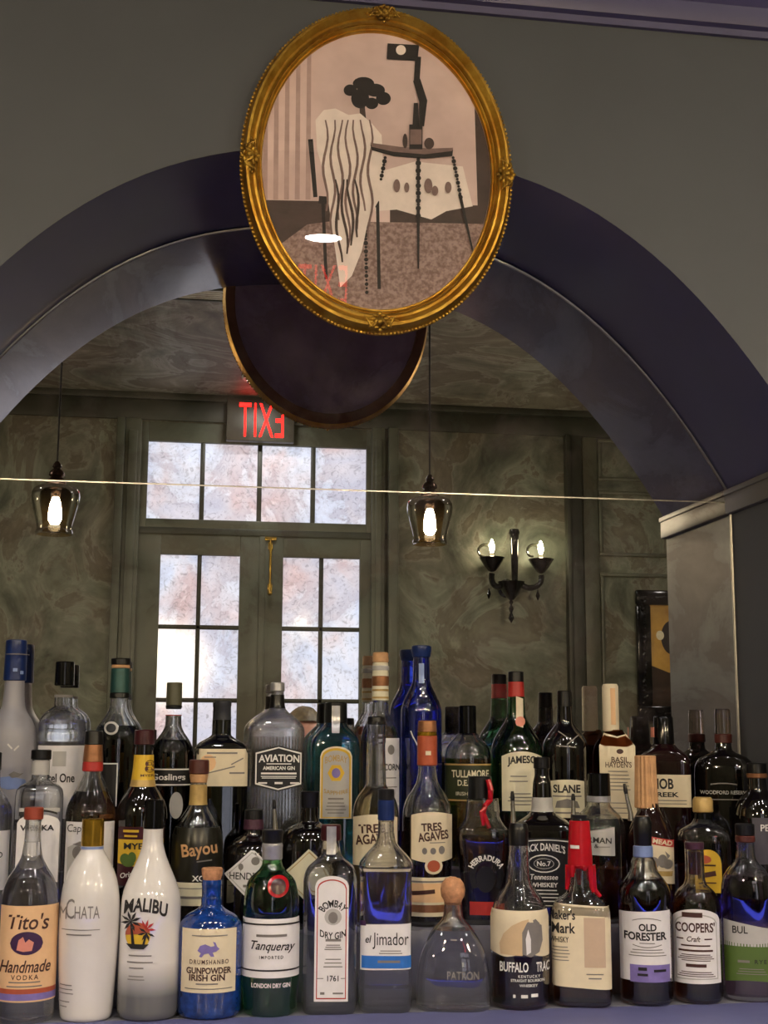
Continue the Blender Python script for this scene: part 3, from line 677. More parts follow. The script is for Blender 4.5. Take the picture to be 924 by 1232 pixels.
def glow_copy(m, c, rad, tint, amp):
    # warm glare painted into the pane's own emission as a round bright patch
    g = m.copy(); g.name = 'frosted_pane_painted_glow'; nt = g.node_tree; N = nt.nodes; b = N['Principled BSDF']
    tc = N.new('ShaderNodeTexCoord'); vm = N.new('ShaderNodeVectorMath'); vm.operation = 'DISTANCE'; nt.links.new(tc.outputs['Object'], vm.inputs[0]); vm.inputs[1].default_value = c
    mr = N.new('ShaderNodeMapRange'); mr.interpolation_type = 'SMOOTHERSTEP'; mr.inputs['From Min'].default_value = rad; mr.inputs['From Max'].default_value = 0.03; nt.links.new(vm.outputs['Value'], mr.inputs['Value'])
    mx = N.new('ShaderNodeMixRGB'); src = b.inputs['Emission Color'].links[0].from_socket; nt.links.new(mr.outputs[0], mx.inputs[0]); nt.links.new(src, mx.inputs[1]); mx.inputs[2].default_value = tint
    nt.links.new(mx.outputs[0], b.inputs['Emission Color']); st = N.new('ShaderNodeMath'); st.operation = 'MULTIPLY_ADD'; st.inputs[1].default_value = amp; st.inputs[2].default_value = L_PANE
    nt.links.new(mr.outputs[0], st.inputs[0]); nt.links.new(st.outputs[0], b.inputs['Emission Strength']); return g
def glazed(name, xs, zs, x0, x1, z0, z1, bar, label=None):
    """frame boards x0..x1, z0..z1 round an opening cut by glazing bars; xs, zs: edges of the panes"""
    root = bpy.data.objects.new(name, None); C.objects.link(root); root['kind'] = 'structure'; root.location = ((x0 + x1) / 2, YB, z0)
    T = Matrix.Translation(-Vector(root.location))
    f = MB(); yb, yf = YB - 0.05, YB - 0.002
    f.box(x0, xs[0], yb, yf, z0, z1, 0.003).box(xs[-1], x1, yb, yf, z0, z1, 0.003).box(xs[0], xs[-1], yb, yf, z0, zs[0], 0.003).box(xs[0], xs[-1], yb, yf, zs[-1], z1, 0.003)
    o = f.build('frame', M['green_trim'], root); o.matrix_parent_inverse = T
    g_ = MB()
    for x in xs[1:-1]: g_.box(x - bar / 2, x + bar / 2, yb + 0.01, yf - 0.006, zs[0], zs[-1], 0.003)
    for z in zs[1:-1]: g_.box(xs[0], xs[-1], yb + 0.01, yf - 0.006, z - bar / 2, z + bar / 2, 0.003)
    o = g_.build('glazing_bars', M['green_dark'], root); o.matrix_parent_inverse = T
    o = MB().box(xs[0] - 0.004, xs[-1] + 0.004, YB - 0.034, YB - 0.028, zs[0] - 0.004, zs[-1] + 0.004).build('panes', pane_m, root, smooth=False); o.matrix_parent_inverse = T
    return root
tx = [B(u, 575).x for u in (177.5, 243.5, 312.5, 377, 441)]; tz = [B(310, 627).z, B(310, 535).z]
glazed('window_1', tx, tz, DX0, DX1, DZT + 0.012, TZT, 0.024)
lx = [B(u, 755).x for u in (190.5, 238, 287)]; rx = [B(u, 755).x for u in (339.5, 386, 432.5)]
dz0 = B(310, 669.5).z; stp = dz0 - B(310, 755.5).z; dz = [dz0 - stp * q for q in (4, 3, 2, 1, 0)]
xm = B(314, 755).x
door = glazed('door_1', lx, dz, DX0, xm - 0.002, 0.01, DZT - 0.006, 0.022); door2 = glazed('door_2', rx, dz, xm + 0.002, DX1, 0.01, DZT - 0.006, 0.022)
gp = B(203, 800)
for ch in door.children:
    if ch.name.startswith('panes'): ch.data.materials[0] = glow_copy(pane_m, (gp.x, YB - 0.03, gp.z), 0.33, (1.0, 0.88, 0.66, 1), 1.3)
for dr_, xs in ((door, lx), (door2, rx)):
    o = MB().box(xs[0], xs[-1], YB - 0.003, YB + 0.008, 0.2, dz[0] - 0.14, 0.004).build('raised_panel', M['green_trim'], dr_); o.matrix_parent_inverse = Matrix.Translation(-Vector(dr_.location))
bx, bz0, bz1 = B(325, 680).x, B(325, 714).z, B(325, 648).z
m2 = MB().tube([(bx, YB + 0.012, bz0), (bx, YB + 0.012, bz1)], 0.006, 10).box(bx - 0.012, bx + 0.012, YB - 0.002, YB + 0.006, bz0 + 0.01, bz0 + 0.05, 0.002).box(bx - 0.012, bx + 0.012, YB - 0.002, YB + 0.006, bz1 - 0.06, bz1 - 0.02, 0.002).ball((bx, YB + 0.016, bz0), 0.013).box(bx - 0.03, bx + 0.03, YB - 0.002, YB + 0.01, bz1 - 0.01, bz1 + 0.008, 0.002)
o = m2.build('surface_bolt', M['brass'], door2); o.matrix_parent_inverse = Matrix.Translation(-Vector(door2.location)); o['label'] = 'brass surface bolt'
struct(MB().box(DX0, DX1, YB - 0.06, YB + 0.004, DZT - 0.014, DZT + 0.02, 0.003).build('trim_20', M['green_dark']))
o = MB().box(xm - 0.016, xm + 0.016, YB - 0.055, YB + 0.006, 0.012, DZT - 0.016, 0.003).build('meeting_strip', M['green_trim'], door); o.matrix_parent_inverse = Matrix.Translation(-Vector(door.location))
# casing post and panelling right of the sconce
for ua, ub, dp in ((678, 684, 0.05), (684, 698, 0.03), (700, 718, 0.012)):
    xa, xb = B(ua, 560).x, B(ub, 560).x
    struct(MB().box(xa, xb, YB, YB + dp, 0, zb0 + 0.005, 0.005).build('trim_%d' % k, M['green_dark'] if dp > 0.02 else M['green_trim'])); k += 1
def moulding(x0, x1, z0, z1, w=0.02, d=0.016):
    return MB().box(x0, x1, YB, YB + d, z1 - w, z1, 0.004).box(x0, x1, YB, YB + d, z0, z0 + w, 0.004).box(x0, x0 + w, YB, YB + d, z0 + w, z1 - w, 0.004).box(x1 - w, x1, YB, YB + d, z0 + w, z1 - w, 0.004)
mx0, mx1 = B(720, 620).x, B(720, 620).x + 0.86
for za, zb_ in ((B(760, 670).z, B(760, 592).z), (0.35, B(760, 690).z), (B(760, 580).z, B(760, 530).z)):
    struct(moulding(mx0, mx1, za, zb_).build('trim_%d' % k, M['green_trim'])); k += 1

# exit sign
ex0, ex1, ez0, ez1 = B(272, 510).x, B(353, 510).x, B(312, 534).z, B(312, 484).z
exs = thing('exit_sign', 'red lit exit sign above the double doors, mirrored in the glass', 'sign', ((ex0 + ex1) / 2, YB + 0.018, (ez0 + ez1) / 2))
under(exs, MB().box(ex0, ex1, YB + 0.019, YB + 0.065, ez0, ez1, 0.005), 'housing', mat('dark_sign_housing', '#3a3830', 0.45, var=0.1, scale=20))
vs, fs = text_mesh('EXIT', 0, -0.004, 1.1); cxx = (B(287, 509).x + B(340, 509).x) / 2; wx = B(340, 509).x - B(287, 509).x; czz, hz = (B(314, 489).z + B(314, 529).z) / 2, B(314, 489).z - B(314, 529).z
ob = MB().add([(cxx - x * wx, YB + 0.0665, czz + y * hz) for x, y in vs], fs).raw('letters', emission('exit_red', (1.0, 0.008, 0.006), 8.0), exs, False); ob.matrix_parent_inverse = Matrix.Translation(-Vector(exs.location))

# wall sconce
SC = B(617, 690, YB + 0.10); pxm = (D - YB) / F
sc_ = thing('wall_sconce', 'black glass two arm candle sconce lit on the plaster wall', 'wall lamp', (SC.x, YB + 0.001, SC.z))
def sp(u, v, dy=0.10): q = B(u, v, YB + dy); return (q.x - SC.x, dy - 0.001, q.z - SC.z)
bg = mat('black_murano_glass', '#070707', 0.06, var=0.2, scale=30, coat=0.8)
bw = [sp(614, 700, 0.07), sp(616, 728, 0.07)]
x0, _, zt = sp(615, 702); 
MB().lathe([(0.012, sp(615, 722)[2]), (0.042, sp(615, 714)[2]), (0.066, sp(615, 703)[2]), (0.072, sp(615, 700)[2]), (0.05, sp(615, 699)[2]), (0.012, sp(615, 699)[2])], (x0, 0.10, 0), 28).build('bowl', bg, sc_)
MB().lathe([(0.016, sp(619, 700)[2]), (0.020, sp(619, 670)[2]), (0.024, sp(619, 645)[2]), (0.029, sp(619, 641)[2]), (0.024, sp(619, 637)[2])], (sp(619, 670)[0], 0.10, 0), 20).build('stem', bg, sc_)
MB().lathe([(0.05, 0), (0.05, 0.012), (0.03, 0.02), (0.02, 0.1)], (x0, 0.0, sp(615, 706)[2]), 24, Matrix.Rotation(-PI / 2, 4, 'X')).build('back_plate', bg, sc_)
for (ua, ub, vt) in ((592, 604, 0), (651, 628, 2)):
    cx_ = sp(ua, 680 + vt)[0]
    pts = [sp(ub, 704), sp((ua + ub) / 2, 710 + vt), sp(ua - (3 if ua < 615 else -3), 702 + vt), sp(ua, 690 + vt)]
    q = []
    for i in range(13):
        t = i / 12; a = [(1 - t) ** 3, 3 * t * (1 - t) ** 2, 3 * t * t * (1 - t), t ** 3]; q.append(tuple(sum(a[j] * pts[j][m_] for j in range(4)) for m_ in range(3)))
    arm = MB().tube(q, 0.016, 10).build('arm', bg, sc_)
    zc_ = sp(ua, 688 + vt)[2]; zt_ = sp(ua, 671 + vt)[2]
    cup = MB().lathe([(0.008, zc_), (0.02, zc_ + 0.006), (0.040, zc_ + 0.03), (0.068, zt_), (0.062, zt_ + 0.003), (0.01, zt_ - 0.02)], (cx_, 0.099, 0), 28).build('drip_cup', bg, sc_)
    cd = MB().lathe([(0.011, zt_ - 0.02), (0.011, zt_ + 0.022), (0.008, zt_ + 0.026)], (cx_, 0.099, 0), 16).build('candle_sleeve', M['ivory'], sc_)
    MB().lathe([(0.006, zt_ + 0.026), (0.013, zt_ + 0.045), (0.014, zt_ + 0.058), (0.009, zt_ + 0.08), (0.002, zt_ + 0.098)], (cx_, 0.099, 0), 16).build('bulb', emission('warm_candle_bulb', (1.0, 0.86, 0.55), 110), sc_)
    # scrolling glass leaf behind the cup
    sg = -1 if ua < 615 else 1; cc = sp(ua - 8, 664)
    MB().tube([(cc[0] + 0.05 * math.cos(a) * (1 - 0.06 * i), 0.07, cc[2] + 0.05 * math.sin(a) * (1 - 0.06 * i)) for i, a in enumerate([0.3 + 0.45 * j for j in range(11)])], [0.010 - 0.0005 * j for j in range(11)], 8).build('scroll', mat('smoke_glass_scroll', '#2a2a22', 0.08, var=0.1, scale=20, coat=0.5), sc_)
    dp = sp(ua + (-4 if ua < 615 else -4), 714 + vt)
    MB().lathe([(0.001, dp[2] - 0.03), (0.012, dp[2] - 0.004), (0.004, dp[2] + 0.02), (0.001, dp[2] + 0.03)], (dp[0], 0.10, 0), 14).build('pendant_drop', bg, sc_)
dp = sp(615, 737); MB().lathe([(0.001, dp[2] - 0.055), (0.016, dp[2] - 0.03), (0.006, dp[2]), (0.014, dp[2] + 0.02), (0.005, dp[2] + 0.04), (0.012, dp[2] + 0.055), (0.003, dp[2] + 0.068)], (dp[0], 0.10, 0), 18).build('finial', bg, sc_)

# ornate black picture on the back wall
fx0, fx1, fz0, fz1 = B(763, 770).x, B(763, 770).x + 0.46, B(790, 868).z, B(790, 711).z
bp_ = thing('ornate_picture_frame', 'black carved picture frame on the panelled wall at the mirror edge', 'picture', ((fx0 + fx1) / 2, YB + 0.019, fz0))
fr = MB(); fw = 0.080
for a0, a1, c0, c1 in ((fx0, fx1, fz1 - fw, fz1), (fx0, fx1, fz0, fz0 + fw), (fx0, fx0 + fw, fz0 + fw, fz1 - fw), (fx1 - fw, fx1, fz0 + fw, fz1 - fw)):
    fr.box(a0, a1, YB + 0.018, YB + 0.05, c0, c1, 0.01)
under(bp_, fr, 'frame', M['blackgloss'])
cv = MB(); rr = random.Random(3)
def along(xa, za, xb, zb_):
    n_ = int(math.hypot(xb - xa, zb_ - za) / 0.022)
    for i in range(n_ + 1):
        t = i / n_; cv.ball((xa + (xb - xa) * t + rr.uniform(-0.012, 0.012), YB + 0.052, za + (zb_ - za) * t + rr.uniform(-0.012, 0.012)), rr.uniform(0.009, 0.015), 1, 0.8, 1.2, 1)
h_ = fw / 2
along(fx0 + h_, fz0 + h_, fx0 + h_, fz1 - h_); along(fx0 + h_, fz1 - h_, fx1 - h_, fz1 - h_); along(fx1 - h_, fz0 + h_, fx1 - h_, fz1 - h_); along(fx0 + h_, fz0 + h_, fx1 - h_, fz0 + h_)
under(bp_, cv, 'carving', M['blackgloss'])
oc = mat('ochre_canvas', '#b99043', 0.5, var=0.15, scale=8)
cvs = under(bp_, MB().box(fx0 + fw, fx1 - fw, YB + 0.02, YB + 0.026, fz0 + fw, fz1 - fw), 'canvas', oc, smooth=False)
def paint(name, m, pts, d):
    o = MB().add([(x, YB + 0.0262 + d, z) for x, z in pts], [tuple(range(len(pts)))]).build(name, m, cvs, smooth=False); return o
a0, a1, c0, c1 = fx0 + fw, fx1 - fw, fz0 + fw, fz1 - fw; hh = c1 - c0
paint('painted_ground', mat('umber_paint', '#2c1a10', 0.5, var=0.3, scale=20), [(a0, c0), (a1, c0), (a1, c0 + hh * 0.36), (a0 + 0.1, c0 + hh * 0.33), (a0, c0 + hh * 0.40)], 0.0002)
paint('painted_shape', mat('dark_paint', '#1a1010', 0.5, var=0.3, scale=20), [(a0 + 0.12 + 0.06 * math.cos(q), c0 + hh * 0.68 + 0.09 * math.sin(q)) for q in [2 * PI * i / 24 for i in range(24)]], 0.0004)
paint('painted_light', mat('pale_paint', '#d8d0b8', 0.5, var=0.2, scale=20), [(a0 + 0.055 + 0.022 * math.cos(q), c0 + hh * 0.70 + 0.025 * math.sin(q)) for q in [2 * PI * i / 16 for i in range(16)]], 0.0006)

# pendants over the customer bar
YP = -2.35
smoke = thin_glass('smoked_amber_glass', (0.78, 0.66, 0.48), 0.0)
nt = smoke.node_tree; N = nt.nodes; tr_ = [q for q in N if q.type == 'BSDF_TRANSPARENT'][0]; tc = N.new('ShaderNodeTexCoord'); sx = N.new('ShaderNodeSeparateXYZ'); nt.links.new(tc.outputs['Object'], sx.inputs[0])
mp = N.new('ShaderNodeMapRange'); mp.inputs['From Min'].default_value = B(517, 600, YP).z - ZC; mp.inputs['From Max'].default_value = B(517, 634, YP).z - ZC; nt.links.new(sx.outputs['Z'], mp.inputs['Value'])
rp = N.new('ShaderNodeValToRGB'); rp.color_ramp.elements[0].color = (0.20, 0.15, 0.11, 1); rp.color_ramp.elements[1].color = (0.84, 0.70, 0.48, 1); nt.links.new(mp.outputs[0], rp.inputs['Fac']); nt.links.new(rp.outputs['Color'], tr_.inputs[0])
wire = mat('black_flex', '#0b0a0a', 0.6, var=0.1, scale=60); soc = mat('bronze_socket', '#3a2a1e', 0.22, 0.8, var=0.3, scale=60)
bulbm = emission('warm_filament_bulb', (1.0, 0.95, 0.86), L_PEND)
pos = [(B(67, 600, YP).x, 'smoked glass pendant lamp mirrored at the left edge of the mirror', 1), (B(517, 600, YP).x, 'smoked glass pendant lamp mirrored between the doors and the sconce', 1)]
dxp = pos[1][0] - pos[0][0]
pos += [(pos[1][0] + dxp, 'smoked glass pendant lamp out of view at the right end of the bar', 0), (pos[0][0] - dxp, 'smoked glass pendant lamp out of view at the left end of the bar', 0)]  # outer two unseen, added to put more glints on the bottles
z_b, z_t = B(517, 655, YP).z, B(517, 598, YP).z; pm = (D - YP) / F
for x, lab, _ in pos:
    t_ = thing('pendant_lamp', lab, 'pendant lamp', (x, YP, ZC), 0, 'smoked glass pendants over the bar')
    zz = lambda v: B(517, v, YP).z - ZC
    MB().lathe([(0.05, -0.02), (0.055, -0.004), (0.055, -0.0005)], (0, 0, 0), 24).build('ceiling_rose', soc, t_)
    MB().tube([(0, 0, -0.02), (0, 0, zz(576))], 0.0035, 8).build('cord', wire, t_)
    MB().lathe([(0.006, zz(571)), (0.012, zz(574)), (0.016, zz(577)), (0.011, zz(579)), (0.024, zz(583)), (0.027, zz(587)), (0.018, zz(589)), (0.031, zz(593)), (0.033, zz(597)), (0.026, zz(599)), (0.016, zz(603)), (0.016, zz(612))][::-1], (0, 0, 0), 24).build('socket', soc, t_)
    prf = [(26, 598), (40, 599.5), (50, 602), (55.5, 606), (57, 611), (55, 619), (51, 627), (46, 636), (42.5, 643), (41, 648), (41, 655)]
    MB().lathe([(w * pm / 2, zz(v)) for w, v in prf], (0, 0, 0), 40, caps=False).raw('glass_shade', smoke, t_)
    MB().lathe([(41 * pm / 2 + 0.001, zz(650)), (41 * pm / 2 + 0.0035, zz(652)), (41 * pm / 2 + 0.0035, zz(655)), (41 * pm / 2 - 0.001, zz(655.5))], (0, 0, 0), 40, caps=False).raw('shade_rim', thin_glass('clear_rim_glass', (0.85, 0.76, 0.6)), t_)
    MB().lathe([(0.010, zz(613)), (0.017, zz(620)), (0.021, zz(630)), (0.021, zz(638)), (0.012, zz(643))], (0, 0, 0), 20).build('bulb', bulbm, t_)

# ceiling lights
dm = emission('ceiling_disc_glow', (1.0, 0.94, 0.86), L_DISC); dm2 = emission('added_spot_glow', (1.0, 0.93, 0.86), L_SPOT); can_m = mat('black_can', '#161617', 0.45, var=0.1, scale=30); dt = mat('white_trim_ring', '#d8d4cc', 0.4, var=0.03, scale=20)
spots = [(0.40, -4.20, 'round ceiling disc light near the double doors'), (-1.5, -2.3, 'round ceiling disc light on the left side of the room'), (1.8, -2.3, 'round ceiling disc light on the right side of the room'), (3.0, -2.6, 'round ceiling disc light by the right wall'),  # last three discs are unseen, added to brighten the back wall
         ] + [(-1.75 + 0.58 * i, -1.15, 'small round ceiling spotlight in the row over the bar, ' + w_) for i, w_ in enumerate(('first from the left wall', 'second from the left wall', 'third from the left wall', 'fourth from the left wall', 'fifth from the left wall', 'sixth from the left wall', 'seventh from the left wall', 'nearest the right wall'))]
spots += [(-1.46 + 0.66 * i, -1.45, 'small round ceiling spotlight over the customer bar, ' + w_) for i, w_ in enumerate(('first from the left wall', 'second from the left wall', 'third from the left wall', 'fourth from the left wall', 'fifth from the left wall', 'nearest the right wall'))]
for x, y, lab in spots:
    if y > -1.8:                     # small can spotlights added unseen for glints, sunk in tubes shielding the wall
        t_ = thing('added_spotlight', lab, 'spotlight', (x, y, ZC), 0, 'can spotlights over the bar')
        MB().lathe([(0.02, -0.001), (0.066, -0.001), (0.068, -0.004), (0.068, -0.138), (0.066, -0.140), (0.062, -0.140), (0.060, -0.138), (0.060, -0.020), (0.02, -0.018)], (0, 0, 0), 36, caps=False).build('can', can_m, t_)
        MB().lathe([(0.058, -0.022), (0.056, -0.028), (0.02, -0.030)], (0, 0, 0), 32).build('lens', dm2, t_)
        continue
    t_ = thing('ceiling_disc_light', lab, 'ceiling light', (x, y, ZC), 0, 'ceiling disc lights')
    MB().lathe([(0.07, -0.001), (0.105, -0.001), (0.105, -0.008), (0.098, -0.014), (0.082, -0.014), (0.08, -0.008)], (0, 0, 0), 36, caps=False).build('trim_ring', dt, t_)
    MB().lathe([(0.079, -0.002), (0.079, -0.010), (0.02, -0.0115)], (0, 0, 0), 36).build('diffuser', dm, t_)
# ceiling vent
vt = thing('ceiling_vent', 'white slatted vent grille in the ceiling left of the oval picture', 'vent', (0.12, -2.95, ZC))
mbv = MB(); 
for a in ((-0.2, 0.35, -0.075, -0.06), (-0.2, 0.35, 0.06, 0.075), (-0.2, -0.185, -0.06, 0.06), (0.335, 0.35, -0.06, 0.06)): mbv.box(a[0], a[1], a[2], a[3], -0.016, -0.0005, 0.002)
mbv.build('frame', mat('dark_vent_frame', '#3c4038', 0.5, var=0.1, scale=20), vt)
mbv = MB()
for i in range(5): mbv.box(-0.17, 0.33, -0.055 + i * 0.024, -0.043 + i * 0.024, -0.013, -0.003, 0.001)
mbv.build('slats', mat('pale_vent_slats', '#c8c6bc', 0.4, var=0.1, scale=30), vt)

# ---------------------------------------------------------------- the guest seen past the bottles
pp = PV(367, 853, -2.40); hx, hz = pp.x, pp.z
gy = -2.44
per = thing('person', 'person with short brown hair in a dark shirt, reflected between the bottles', 'person', (hx, gy, 0))
bm_ = bpy.data.meshes.new('body'); H = hz
sk = H / 1.72
V_ = [(0, 0, .95), (0, .01, 1.10), (0, 0, 1.28), (0, 0, 1.42), (0, .01, 1.50), (0, .03, 1.60),
      (.17, 0, 1.40), (.25, .02, 1.14), (.22, .16, .96), (.21, .23, .94), (-.17, 0, 1.40), (-.25, .02, 1.14), (-.22, .16, .96), (-.21, .23, .94),
      (.09, 0, .90), (.10, .02, .50), (.10, -.03, .10), (.11, .12, .035), (-.09, 0, .90), (-.10, .02, .50), (-.10, -.03, .10), (-.11, .12, .035)]
E_ = [(0, 1), (1, 2), (2, 3), (3, 4), (4, 5), (3, 6), (6, 7), (7, 8), (8, 9), (3, 10), (10, 11), (11, 12), (12, 13), (0, 14), (14, 15), (15, 16), (16, 17), (0, 18), (18, 19), (19, 20), (20, 21)]
RD = [.14, .13, .145, .12, .055, .06, .062, .045, .032, .03, .062, .045, .032, .03, .09, .062, .045, .038, .09, .062, .045, .038]
bm_.from_pydata([(x * sk, y * sk, z * sk) for x, y, z in V_], E_, [])
bo = bpy.data.objects.new('body', bm_); C.objects.link(bo); bo.parent = per
md = bo.modifiers.new('skin', 'SKIN'); 
for i, r in enumerate(RD):
    bm_.skin_vertices[0].data[i].radius = (r * sk, r * sk * (0.75 if i < 4 else 1)); bm_.skin_vertices[0].data[i].use_root = (i == 0)
bo.modifiers.new('sub', 'SUBSURF').levels = 2; bo.modifiers['sub'].render_levels = 2
shirt = mat('dark_shirt', '#20242c', 0.7, var=0.2, scale=20); skin = mat('skin', '#b07a62', 0.5, var=0.06, scale=14); bm_.materials.append(shirt)
# head with a face
hd = bmesh.new(); bmesh.ops.create_uvsphere(hd, u_segments=40, v_segments=28, radius=1)
for v in hd.verts:
    x, y, z = v.co; 
    v.co.x = x * 0.074 * (1 - 0.22 * max(0, -z)); v.co.y = y * 0.094 + (0.012 * max(0, -z) if y > 0 else 0); v.co.z = z * 0.118
    if y > 0.5:
        a = x / 0.22
        v.co.y += 0.020 * math.exp(-a * a) * math.exp(-((z + 0.12) / 0.2) ** 2)
        for s_ in (-1, 1): v.co.y -= 0.008 * math.exp(-((x - s_ * 0.4) / 0.17) ** 2 - ((z - 0.08) / 0.12) ** 2)
        v.co.y += 0.005 * math.exp(-(x / 0.3) ** 2 - ((z + 0.48) / 0.07) ** 2)
hzc = H - 0.118
MB().bm(hd, Matrix.Translation((0, 0.02, hzc))).build('head', skin, per, ang=180)
for s_ in (-1, 1):
    MB().ball((s_ * 0.030, 0.020 + 0.078, hzc + 0.010), 0.0115, 1, 0.8, 0.8).build('eye', M['white'], per)
    MB().ball((s_ * 0.030, 0.020 + 0.0865, hzc + 0.010), 0.0045).build('iris', M['ink'], per)
    MB().ball((s_ * 0.076, 0.012, hzc - 0.005), 0.026, 0.35, 0.7, 1.1).build('ear', skin, per)
hr = bmesh.new(); bmesh.ops.create_uvsphere(hr, u_segments=40, v_segments=24, radius=1)
bmesh.ops.delete(hr, geom=[v for v in hr.verts if v.co.z < (0.60 if v.co.y > 0.30 else 0.05 if v.co.y > -0.2 else -0.45)], context='VERTS')
for v in hr.verts:
    q = 1.02 + 0.03 * noise.noise(Vector(v.co) * 7); v.co.x *= 0.080 * q; v.co.y *= 0.101 * q; v.co.z *= 0.126 * q
MB().bm(hr, Matrix.Translation((0, 0.018, hzc))).build('hair', mat('brown_hair', '#4e4128', 0.6, var=0.3, scale=40, bump=0.4, bscale=120), per, ang=180)
for s_ in (-1, 1):
    hdn = MB().ball((s_ * 0.21 * sk, 0.26 * sk, 0.945 * sk), 0.04, 0.95, 1.1, 0.42)
    for i in range(4):
        x = s_ * 0.21 * sk + (i - 1.5) * 0.019; L_ = (0.062, 0.074, 0.070, 0.055)[i]; y = 0.29 * sk
        hdn.tube([(x, y, .945 * sk), (x * 1.0, y + L_ * 0.5, .952 * sk), (x, y + L_, .938 * sk)], [0.0095, 0.0085, 0.0068], 8)
    x = s_ * 0.21 * sk - s_ * 0.035; hdn.tube([(x, 0.25 * sk, .945 * sk), (x - s_ * 0.018, 0.285 * sk, .945 * sk), (x - s_ * 0.014, 0.318 * sk, .938 * sk)], [0.012, 0.010, 0.0075], 8)
    hdn.build('hand', skin, per)

# ================================================================ THE BOTTLES
# white glaze that thins to clear grey glass towards the base
def fade_mat():
    m = mat('white_glaze_over_frosted_base', '#dedad6', 0.12, coat=0.5); nt = m.node_tree; N = nt.nodes; b = N['Principled BSDF']
    tc = N.new('ShaderNodeTexCoord'); sp_ = N.new('ShaderNodeSeparateXYZ'); nt.links.new(tc.outputs['Object'], sp_.inputs[0])
    r = N.new('ShaderNodeValToRGB'); r.color_ramp.elements[0].position = 0.10; r.color_ramp.elements[0].color = (0.13, 0.13, 0.13, 1); r.color_ramp.elements[1].position = 0.24; r.color_ramp.elements[1].color = col('#dedad6')
    mp = N.new('ShaderNodeMapRange'); mp.inputs['From Min'].default_value = 0; mp.inputs['From Max'].default_value = 0.3
    nt.links.new(sp_.outputs['Z'], mp.inputs['Value']); nt.links.new(mp.outputs[0], r.inputs['Fac']); nt.links.new(r.outputs['Color'], b.inputs['Base Color']); return m
M['fade'] = fade_mat()
Bt = Bottle
def box_prof(neck, body, base): return neck + body + base

# ---------------- front row
b = Bt('vodka_bottle', 'clear round vodka bottle with a tan label and copper cap, leftmost in the front row', 1, 35, [(984, 20), (1000, 20), (1028, 25), (1042, 38), (1056, 56), (1070, 66), (1084, 70), (1095, 71), (1200, 71), (1222, 70)], M['clear'], level=1013)
b.cap('cap', [(971, 24), (986, 24)], M['coppercap'])
l = b.patch('label', 1, 71, 1090, 1206, M['tan'])
b.patch('label_stripe', 1, 71, 1196, 1204, M['violet'], parent=l, off=0.0009); b.patch('label_stripe', 1, 71, 1190, 1196, M['redglow'], parent=l, off=0.0009)
e = b.patch('emblem', 14, 53, 1121, 1149, M['purple'], 'ellipse', parent=l, off=0.0009)
b.poly('emblem_art', M['pink'], [[(22, 1143), (24, 1131), (29, 1127), (32, 1134), (36, 1130), (42, 1134), (40, 1144), (30, 1145)]], parent=e, off=0.0012)
b.text(l, M['brownink'], [("Tito's", 35, 1109, 19, 48, {'shear': .2, 'grow': .1}), ('Handmade', 33, 1163, 15, 60, {'shear': .3}), ('VODKA', 33, 1176, 6, 32, {'sp': 1.4})] + lines(33, 1182, 1187, 2, 46))

b = Bt('liqueur_bottle', 'glossy white tapered liqueur bottle with a gold cap', 1, 107, [(1015, 26), (1022, 28), (1032, 40), (1046, 55), (1062, 66), (1080, 71.5), (1100, 73.5), (1125, 73), (1150, 71), (1180, 68), (1205, 65), (1228, 62)], M['whiteb'])
b.cap('cap', [(985, 27), (1018, 28)], M['gold'], label='shiny gold cap'); b.band('neck_ring', 1018, 1021, M['lightblue'])
b.text(b.body, M['greyink'], [('M', 75, 1099, 15, 9, {'bold': .0}), ('C', 83.5, 1094, 24, 10, {'bold': -.004}), ('HATA', 104, 1098, 15, 30, {'bold': .0}), ('=', 97, 1119, 1.0, 46), ('=', 95, 1125, 1.6, 30)] + lines(82, 1186, 1196, 3, 18, 1.2) + [('=', 80, 1206, 1.2, 14), ('=', 80, 1212, 1.2, 8)], off=0.0006)

b = Bt('liqueur_bottle', 'white coconut liqueur bottle with a sunset and palms emblem', 1, 181, [(995, 24), (1012, 25), (1024, 30), (1040, 42), (1058, 58), (1072, 68), (1084, 72), (1100, 73), (1160, 74), (1195, 75), (1212, 74), (1222, 70)], M['fade'])
b.cap('cap', [(962, 24), (997, 26)], M['blackgloss'])
b.text(b.body, M['ink'], [('MALIBU', 175, 1095, 17, 52, {'bend': 6, 'bold': .03, 'rot': 0.08})] + lines(170, 1150, 1158, 2, 34, 1.5) + [('=', 166, 1165, 1.4, 17)] + lines(166, 1175, 1179, 2, 22, 1.2), off=0.0006)
s_ = b.poly('sun', M['yellow'], [disc(166.5, 1126, 15, 16)], off=0.0005, parent=b.body)
b.poly('sun_glow', M['redglow'], [disc(166.5, 1126, 15, 16, 12, PI, 2 * PI)], off=0.0008, parent=b.body)
def frond(u, v, r, a): return [(u, v), (u + r * .6 * math.cos(a - .25), v + r * .6 * math.sin(a - .25)), (u + r * math.cos(a), v + r * math.sin(a)), (u + r * .5 * math.cos(a + .25), v + r * .5 * math.sin(a + .25))]
b.poly('palms', M['ink'], [frond(158, 1109, 13, a) for a in (.4, 1.2, 2.2, 2.9, 3.6, 4.4, 5.2, 5.9)] + [frond(177, 1122, 11, a) for a in (.5, 1.3, 2.1, 2.9, 3.7)] + [[(157, 1109), (159, 1109), (164, 1141), (160, 1141)], [(176, 1122), (178, 1122), (174, 1141), (171, 1141)], [(153, 1136), (180, 1136), (174, 1142), (159, 1142)]], off=0.0011, parent=b.body)
b.poly('red_fronds', M['red'], [frond(176, 1118, 12, a) for a in (4.3, 4.9, 5.6, .1)], off=0.0012, parent=b.body)

